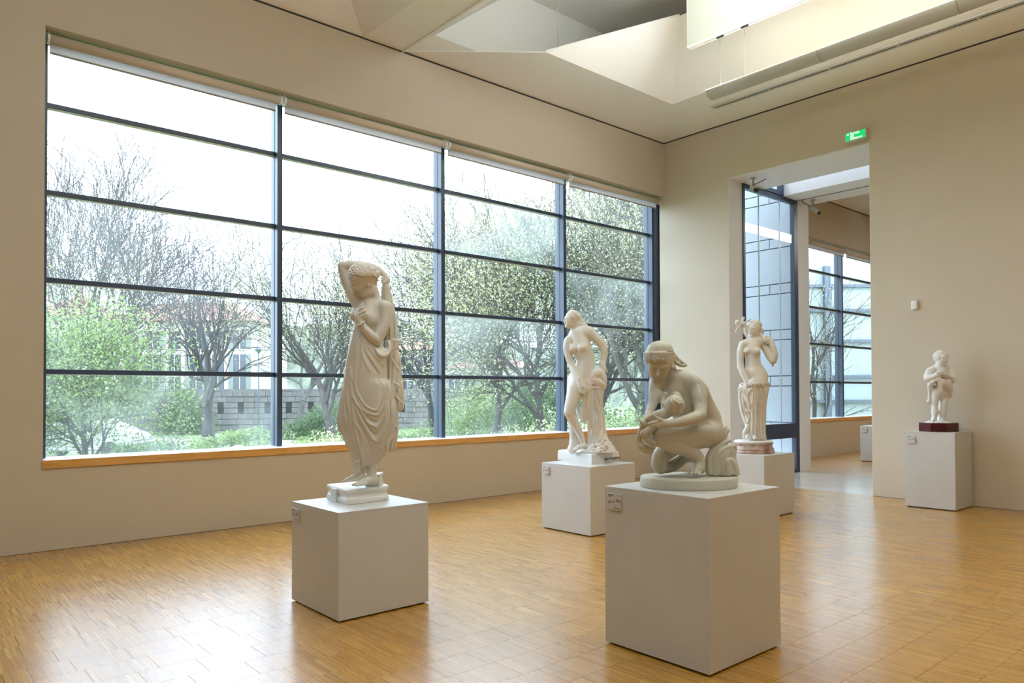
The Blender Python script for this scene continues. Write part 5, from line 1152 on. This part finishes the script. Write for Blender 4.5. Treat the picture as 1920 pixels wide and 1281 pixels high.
# ================================================================== STATUE 3: nude woman leaning by a tree stump
def statue_stump():
    z0 = 0.772; cc = ((P2[0]+P2[2])/2, (P2[1]+P2[3])/2); D_ = float((np.array([cc[0],cc[1],z0])-CAM)@HY)
    root = empty('statue', (cc[0], cc[1], z0)); tag(root, 'white marble statue of a nude woman leaning on a draped tree stump', 'statue')
    S = Sculpt(1100, z0, D_, (-0.45,-0.35,0.06), (0.50,0.35,1.95), 0.0055); S.use(1020, 570, 4.1333)
    # trunk
    S.limb([(270,240,.02,62),(290,330,.0,78),(320,430,.0,72),(315,500,.0,78),(290,560,.0,86),(275,590,.0,84)],0.03)
    S.limb([(195,285,.03,34),(250,250,.02,50),(310,220,.0,48),(345,215,-.03,42)],0.03)
    S.ell(228,350,-.05,36,40,38,0,0.02); S.ell(296,342,-.09,40,42,38,0,0.02); S.dots([(207,362),(300,340)],6)
    S.limb([(245,150,.01,38),(240,200,.02,36),(245,240,.02,44)],0.02)
    q = S.head(S.p(212,125,.0), 0.212, (-.93,-.30,.10), (.12,.0,1), 'both', seed=4)
    for p_ in ([(250,100,.05,26),(280,130,.06,26),(310,160,.06,22),(335,182,.05,12)],[(240,130,.0,20),(265,155,.0,18),(290,165,.02,14),(320,165,.03,10)],[(220,200,.05,14),(200,240,.04,12),(205,280,.03,10)]): S.limb(p_,0.006)
    # her right arm (left in view)
    S.limb([(190,285,.0,34),(180,340,-.02,33),(195,420,-.04,28),(215,480,-.06,26)],0.02)
    S.limb([(215,480,-.06,26),(240,540,-.14,24),(272,590,-.195,19)],0.010); S.limb([(252,580,-.195,6),(266,578,-.215,6),(282,566,-.21,6),(288,560,-.19,6)],0.002)
    S.limb([(275,595,-.195,21),(292,640,-.20,23)],0.008)
    for p_ in ([(285,640,-.20,9),(283,680,-.20,8),(290,692,-.20,6)],[(298,645,-.205,9),(302,685,-.205,8),(308,700,-.20,6)],[(310,640,-.20,9),(318,675,-.20,8),(322,695,-.20,6)],[(318,630,-.195,9),(330,660,-.19,8),(332,672,-.19,6)]): S.limb(p_,0.003)
    # her left arm
    S.limb([(352,222,-.03,42),(400,265,-.03,38),(445,310,-.02,34),(462,345,-.02,30)],0.02)
    S.limb([(462,345,-.02,30),(465,400,-.03,28),(452,455,-.04,20)],0.012); S.limb([(432,446,-.045,6),(450,456,-.07,6),(472,454,-.06,6),(476,450,-.04,6)],0.002)
    S.limb([(450,460,-.05,24),(458,500,-.06,26)],0.01)
    for p_ in ([(435,490,-.07,9),(440,525,-.08,8)],[(450,510,-.08,10),(452,545,-.09,8),(455,565,-.09,6)],[(465,510,-.08,10),(470,540,-.09,8),(468,560,-.09,6)],[(478,505,-.07,9),(488,525,-.07,8)]): S.limb(p_,0.003)
    # legs
    S.limb([(275,590,-.02,74),(250,660,-.08,68),(215,760,-.12,50),(192,835,-.14,36)],0.025)
    S.ell(192,840,-.14,36,36,38,0,0.015)
    S.limb([(195,850,-.13,34),(235,920,-.09,38),(275,1000,-.05,28),(300,1070,-.03,20),(300,1085,-.03,20)],0.015)
    S.limb([(305,1100,-.03,22),(275,1110,-.06,20),(240,1128,-.09,12)],0.008); S.ell(312,1095,-.02,20,22,22,0,0.01)
    for i, x in enumerate((236,247,258,268)): S.dots([(x,1134-2*i)],7,False,0.002,-.004)
    S.limb([(240,590,.05,62),(225,690,.06,50),(215,800,.07,40),(230,950,.07,34),(215,1080,.06,20),(190,1128,.03,12)],0.02)
    S.mesh('figure', M_MARBW, root)
    # stump and cloth
    T = Sculpt(1100, z0, D_, (-0.45,-0.35,0.03), (0.50,0.35,1.25), 0.0055); T.use(1020, 570, 4.1333); T.smooth = 1
    def bark(th, t, X, Y, Z): return 0.004*np.sin(9*th+4*np.sin(Z*9))+0.003*np.sin(Z*40+3*th)
    T.loft([(500,395,460,.0,.08),(560,380,470,.0,.10),(640,375,466,.0,.12),(750,372,455,.02,.12),(850,368,462,.03,.12),(950,362,475,.03,.13),(1030,355,490,.03,.14),(1075,350,515,.02,.15),(1110,315,545,.02,.17),(1140,285,560,.02,.18),(1150,280,562,.02,.18)],0.02,bark)
    rg = random.Random(6)
    for i in range(26): T.dots([(rg.uniform(370,520), rg.uniform(1065,1140))], rg.uniform(7,13), rg.random() < .35, 0.004)
    for x,y in ((385,1100),(380,1105),(395,1095),(440,1080),(460,1110),(480,1100),(455,1075)): 
        for k in range(5): T.dots([(x+9*math.cos(k*1.26),y+9*math.sin(k*1.26))],5.5,False,0.002)
    # drapery under her hands and hanging
    T.limb([(355,585,-.10,18),(400,545,-.08,44),(430,540,-.06,42),(455,580,-.06,34),(462,620,-.06,22)],0.012); T.limb([(345,600,-.1,18),(385,590,-.1,30),(440,620,-.09,26),(470,635,-.06,16)],0.01)
    T.limb([(300,590,-.11,8),(340,600,-.12,11),(360,640,-.12,14),(400,650,-.11,10),(430,640,-.1,12),(470,650,-.08,11)],0.005); T.limb([(310,600,-.11,8),(350,625,-.12,14),(380,610,-.12,12),(410,625,-.1,12),(460,640,-.08,10)],0.005)
    for i, p_ in enumerate(([(320,640,-.12,16),(312,720,-.11,14),(305,800,-.10,15),(300,880,-.09,12),(305,920,-.09,5)],[(340,650,-.12,17),(335,740,-.11,16),(330,830,-.10,16),(320,920,-.09,10)],[(355,660,-.12,16),(352,760,-.10,16),(350,860,-.09,17),(372,960,-.06,10)],[(370,670,-.10,14),(372,780,-.08,14),(365,880,-.07,16),(378,975,-.05,7)],[(345,800,-.09,16),(352,900,-.07,17),(350,1000,-.05,14),(345,1110,-.04,7)],[(262,800,.0,20),(272,850,.0,22),(290,880,.0,20)])): T.limb(p_,0.005)
    for p_ in ([(330,660),(322,750),(316,880)],[(348,670),(343,780),(338,900)],[(362,690),(362,800),(358,900)],[(400,560),(420,600),(440,625)]): T.ridge(p_,5,True,0.005,-.002)
    T.limb([(215,930,.05,22),(225,1000,.04,30),(235,1060,.03,34),(220,1130,.02,34)],0.015); T.limb([(245,940,.03,16),(255,1020,.02,18),(250,1090,.0,20)],0.01)
    for p_ in ([(215,940),(235,1020),(225,1100)],[(235,960),(255,1040),(245,1110)]): T.ridge(p_,5,True,0.005,-.002)
    T.mesh('stump_and_drapery', M_MARBW, root)
    # square marble base with the carved signature
    a = hit(1043.5, 862, 2, z0); b = hit(1109.5, 871.2, 2, z0); c = hit(1161.5, 864.5, 2, z0); d = a+(c-b); hb = 0.118
    moulded('statue_base', [tuple(q[:2]) for q in (a,b,c,d)], [(z0,0.0),(z0+0.03,-.002),(z0+hb*.6,0.0),(z0+hb-.012,0.004),(z0+hb,0.018)], M_MARBW, root, rnd=(0.05,0.006,0.02,0.05), nub=0.0015, seed=3)
    ux = (c-b)/np.linalg.norm(c-b); up = np.array([0,0,1.0]); nn = np.array([ux[1],-ux[0],0]); nn = nn if nn@HY < 0 else -nn; L_ = np.linalg.norm(c-b)
    text_ = 'Jean Houghton'; o = text(text_, 0.047, tuple(b+ux*L_*0.44+nn*0.004+up*0.030), (math.pi/2, 0.10*0-0.0, math.atan2(ux[1],ux[0])), M_INK, root, 'carved_signature', 0.35)
    return root
# ================================================================== STATUE 4: woman with a cupid at her shoulder
def statue_cupid():
    z0 = 0.792; cc = ((P3[0]+P3[2])/2, (P3[1]+P3[3])/2); D_ = float((np.array([cc[0],cc[1],z0])-CAM)@HY)
    root = empty('statue', (cc[0], cc[1], z0)); tag(root, 'marble statue of a half draped woman with a small cupid, on red marble', 'statue')
    S = Sculpt(1415, z0, D_, (-0.42,-0.30,0.10), (0.42,0.30,2.05), 0.006); S.use(1360, 580, 4.575)
    S.limb([(240,290,.02,56),(232,350,.0,66),(235,430,.0,60),(245,500,.0,68),(265,560,.0,84),(265,610,.0,94)],0.03); S.ell(300,580,.02,58,70,70,0,0.03)
    S.limb([(160,300,.02,34),(205,290,.02,44),(280,285,.02,44),(325,300,.02,36)],0.03)
    S.ell(190,360,-.050,31,31,30,0,0.02); S.ell(264,364,-.074,36,34,34,0,0.02); S.dots([(175,368)],5); S.dots([(197,506)],7,True,0.004); S.ell(232,545,-.025,62,55,60,0,0.04)
    S.limb([(258,210,.02,38),(252,245,.02,34),(250,285,.02,42)],0.02)
    q = S.head(S.p(245,170,.0), 0.215, (-.75,-.62,-.12), (.12,-.05,1), 'both', seed=7)
    S.limb([(290,170,.06,26),(310,190,.06,24),(302,215,.05,20),(318,240,.0,18),(340,262,-.02,14)],0.006)
    # right arm hanging
    S.limb([(150,305,.0,34),(132,370,.0,32),(128,440,-.01,29),(132,490,-.02,28)],0.02); S.limb([(132,490,-.02,28),(155,560,-.06,26),(180,612,-.09,20)],0.012); S.limb([(180,612,-.09,22),(192,655,-.10,26)],0.01)
    for p_ in ([(180,660,-.11,9),(178,690,-.11,8)],[(190,668,-.115,9),(190,705,-.115,7)],[(200,665,-.115,9),(203,700,-.115,7)],[(207,650,-.11,9),(212,680,-.11,7)]): S.limb(p_,0.003)
    # left arm raised to her shoulder
    S.limb([(335,310,.02,36),(360,360,-.02,34),(385,410,-.06,32),(405,440,-.08,30)],0.02); S.limb([(410,440,-.08,30),(420,390,-.09,30),(405,320,-.08,25),(395,285,-.07,22)],0.015); S.limb([(395,285,-.07,24),(370,255,-.06,24)],0.01)
    for p_ in ([(375,240,-.07,9),(345,235,-.07,9),(330,250,-.07,7)],[(370,255,-.08,9),(340,255,-.08,9),(325,268,-.08,7)],[(370,270,-.08,9),(345,272,-.08,9),(335,280,-.08,7)],[(380,285,-.08,9),(360,292,-.08,8)]): S.limb(p_,0.003)
    S.limb([(400,440,-.05,12),(405,470,-.04,11),(408,492,-.04,5)],0.005); S.limb([(345,285,-.02,10),(375,290,-.03,10)],0.004)
    S.limb([(190,1085,-.08,16),(182,1108,-.12,12)],0.01); S.limb([(250,1085,-.08,18),(252,1110,-.15,15)],0.01)
    for x in (232,243,254,265,276): S.dots([(x,1112)],7,False,0.002)
    for x in (172,182,192): S.dots([(x,1110)],6,False,0.002)
    S.mesh('figure', M_MARB, root)
    T = Sculpt(1415, z0, D_, (-0.42,-0.30,0.09), (0.42,0.30,1.25), 0.0055); T.use(1360, 580, 4.575); T.smooth = 0
    def fo(th, t, X, Y, Z): return 0.009*np.sin(16*th+2*np.sin(3*th)+2*t)
    T.loft([(600,225,345,.0,.11),(640,130,372,.0,.14),(700,118,362,.0,.16),(780,120,348,.0,.16),(860,130,340,.0,.155),(930,150,340,.0,.15),(1000,175,335,.0,.145),(1060,190,335,.0,.14),(1110,205,342,.0,.14),(1122,215,340,.0,.13)],0.012,fo)
    T.limb([(215,620,-.14,18),(250,640,-.17,22),(300,640,-.14,24),(345,640,-.08,24),(368,655,-.02,18)],0.008); T.limb([(215,640,-.15,18),(235,610,-.15,20),(260,620,-.16,18),(330,620,-.12,16),(360,640,-.05,14)],0.006)
    T.limb([(120,690,-.02,14),(140,675,-.06,18),(175,690,-.10,18),(200,715,-.12,16),(215,690,-.14,16)],0.008); T.limb([(125,710,-.03,12),(160,700,-.08,14),(195,720,-.12,12)],0.006)
    for p_ in ([(225,650),(238,760),(205,850),(225,900),(190,970),(175,1010)],[(245,660),(262,800),(255,950),(258,1090)],[(262,660),(290,820),(305,980),(315,1110)],[(235,700),(240,860),(232,1000),(225,1100)],[(285,655),(315,760),(330,860),(325,1000)],[(310,650),(340,720),(345,800)],[(135,700),(150,800),(190,880)],[(125,730),(140,850),(175,960)],[(150,700),(185,780),(205,830)]): T.ridge(p_,10,False,0.006,taper=False)
    for p_ in ([(235,660),(250,800),(245,1000),(242,1100)],[(255,660),(275,820),(282,1000),(285,1110)],[(275,660),(305,800),(318,950)],[(225,700),(215,830),(212,950),(205,1050)],[(142,700),(165,800),(198,870)],[(128,715),(140,800),(170,930)],[(300,650),(330,750),(338,900)]): T.ridge(p_,10,True,0.006,-.006,taper=False)
    T.limb([(190,1010,-.05,20),(170,1060,-.05,22),(165,1100,-.04,16)],0.01); T.mesh('drapery', M_MARB, root)
    # cupid at her shoulder
    K = Sculpt(1415, z0, D_, (-0.42,-0.25,1.35), (0.10,0.20,2.15), 0.0055); K.use(1360, 580, 4.575)
    K.head(K.p(104,118,.02), 0.075, (-.9,-.3,-.3), (-.3,0,1), 'curly', seed=3, child=1.0); K.limb([(115,125,.02,16),(145,128,.02,22),(172,140,.02,18)],0.01)
    K.limb([(130,138,.0,9),(105,160,-.01,8),(92,190,-.01,7),(86,204,-.01,6)],0.005); K.limb([(160,120,.0,9),(190,100,-.01,8),(212,90,-.02,7),(216,80,-.02,5)],0.005)
    K.limb([(172,145,.02,16),(178,200,.02,13),(182,235,.01,9),(194,262,.01,6)],0.006); K.limb([(168,150,.03,12),(165,200,.03,10),(185,240,.03,7)],0.006)
    K.limb([(150,118,.04,8),(150,90,.04,12),(160,72,.04,9),(148,68,.04,5)],0.006); K.limb([(210,95,-.02,2.5),(212,130,.0,3)],0.002); K.mesh('cupid', M_MARB, root)
    # round white plate and stepped red marble base
    bx, by = cc; c0 = S.org+HX*((hit(1413.5,845,2,z0)-S.org)@HX*0+0.0)
    cenp = S.p(240, 1180, 0.0); cw = S.org+HX*cenp[0]+HY*0.0; r_ = 340/2/4.575*D_/F_PX
    def disc(name, prof, m):
        V = []; N_ = 48; bm = bmesh.new()
        for z, rr in prof:
            V.append([bm.verts.new(Vector((cw[0]+rr*math.cos(2*math.pi*i/N_)-root.location.x, cw[1]+rr*math.sin(2*math.pi*i/N_)-root.location.y, z-z0))) for i in range(N_)])
        for a_, b_ in zip(V[:-1], V[1:]):
            for i in range(N_): bm.faces.new((a_[i], a_[(i+1)%N_], b_[(i+1)%N_], b_[i]))
        bm.faces.new(V[0][::-1]); bm.faces.new(V[-1]); return bm_obj(name, bm, m, root, True)
    disc('red_marble_base', [(z0,r_*1.02),(z0+.028,r_*1.02),(z0+.032,r_*.97),(z0+.045,r_*.99),(z0+.062,r_*1.0),(z0+.07,r_*.95),(z0+.085,r_*.93),(z0+.10,r_*.90),(z0+.115,r_*.93),(z0+.135,r_*.97)], M_MARBR)
    disc('white_plate', [(z0+.135,r_*.93),(z0+.150,r_*.94),(z0+.163,r_*.90),(z0+.166,r_*.84)], M_MARBW)
    return root
# ================================================================== STATUE 5: small child
def statue_child():
    z0 = 1.042; cc = ((P5[0]+P5[2])/2, (P5[1]+P5[3])/2); D_ = float((np.array([cc[0],cc[1],z0])-CAM)@HY)
    root = empty('statue', (cc[0], cc[1], z0)); tag(root, 'small white statue of a standing child holding a cloth, on dark red base', 'statue')
    S = Sculpt(1760, z0, D_, (-0.32,-0.22,0.08), (0.32,0.22,1.32), 0.0055); S.use(1690, 640, 6.743)
    S.limb([(490,370,.02,80),(490,450,.0,92),(480,560,.0,100),(480,620,.0,98),(485,660,.0,92)],0.04)
    S.limb([(375,370,.02,44),(450,345,.02,54),(540,345,.02,54),(610,385,.02,44)],0.03); S.limb([(500,300,.0,44),(500,345,.01,50)],0.02)
    S.head(S.p(502,235,-.02), 0.225, (.22,-.80,-.50), (.05,-.45,.9), 'curly', seed=12, child=1.0)
    S.limb([(365,385,.0,50),(335,440,-.02,46),(335,468,-.04,44)],0.02); S.limb([(340,470,-.04,44),(400,455,-.10,38),(455,425,-.14,30)],0.015); S.limb([(455,425,-.14,30),(490,410,-.16,26)],0.01)
    S.limb([(620,400,.0,48),(645,460,-.03,46),(630,490,-.05,44)],0.02); S.limb([(625,485,-.05,44),(570,440,-.11,38),(515,400,-.15,32)],0.015); S.limb([(515,400,-.15,30),(485,390,-.17,24)],0.01)
    for x,y in ((450,395),(462,382),(474,376),(470,420),(482,430),(492,440)): S.limb([(x,y,-.17,10),(x+14,y+14,-.175,9)],0.003)
    S.limb([(425,650,-.01,60),(422,740,-.03,46),(423,830,-.03,37),(425,900,-.03,44),(420,950,-.03,30),(410,985,-.04,32)],0.02); S.limb([(415,985,-.05,28),(395,1005,-.08,20)],0.01)
    S.limb([(550,650,-.01,58),(545,740,-.03,45),(533,830,-.04,38),(525,900,-.04,46),(520,960,-.04,32),(515,1000,-.05,32)],0.02); S.limb([(515,1005,-.06,30),(505,1020,-.1,22)],0.01)
    for x in (385,397,409,421): S.dots([(x,1006)],8,False,0.002)
    for x in (488,502,516,530): S.dots([(x,1024)],8,False,0.002)
    S.ell(483,655,-.07,20,20,20,0,0.02)
    S.mesh('figure', M_MARBP, root)
    T = Sculpt(1760, z0, D_, (-0.32,-0.24,0.06), (0.32,0.24,1.10), 0.0055); T.use(1690, 640, 6.743)
    T.limb([(460,470,-.14,26),(520,520,-.14,44),(570,580,-.10,52),(590,650,-.05,42),(600,700,-.02,28)],0.02); T.limb([(580,500,-.08,44),(600,560,-.04,40),(615,640,.0,32)],0.02)
    T.limb([(420,500,-.12,22),(380,530,-.08,30),(360,570,-.04,26),(355,660,-.02,16),(350,740,-.02,15),(345,765,-.02,22),(365,780,-.02,16)],0.01); T.limb([(350,500,-.02,26),(355,560,.0,24)],0.01); T.limb([(430,545,-.10,14),(400,550,-.09,14),(375,580,-.06,12)],0.006)
    T.limb([(470,470,-.15,16),(490,560,-.14,18),(530,640,-.12,20),(590,700,-.06,18)],0.006)
    for p_ in ([(470,480),(510,580),(560,660),(595,705)],[(500,480),(550,570),(600,640)],[(480,500),(530,610),(580,680)],[(540,490),(590,560),(620,600)],[(350,580),(352,660),(350,730)]): T.ridge(p_,7,True,0.006,-.003,taper=False)
    T.loft([(960,455,480,.05,.04),(800,475,500,.06,.05),(650,450,520,.05,.05),(1000,440,580,.05,.08)],0.02)
    T.loft([(1005,370,560,.0,.12),(1020,320,600,.0,.16),(1045,285,640,.0,.19),(1062,275,650,.0,.20)],0.03)
    for i in range(16): T.dots([(random.Random(i).uniform(320,630), random.Random(i+50).uniform(1010,1045))],12,i%3==0,0.01)
    T.mesh('cloth_and_ground', M_MARBP, root)
    # canted dark red marble base
    x0, y0, x1, y1 = P5[:4]; cx_, cy_ = S.p(470,1100,0)[0], 0; cw = S.org+HX*cx_; w_ = 448/2/6.743*D_/F_PX
    pts = []
    for k in range(8):
        a_ = math.pi/8+k*math.pi/4+0.35; pts.append((cw[0]+w_*1.04*math.cos(a_), cw[1]+w_*1.04*math.sin(a_)))
    moulded('dark_red_base', pts, [(z0,0.0),(z0+.004,-.002),(z0+.118,-.002),(z0+.122,.002)], M_PORPH, root)
    return root
statue_stump(); statue_cupid(); statue_child()
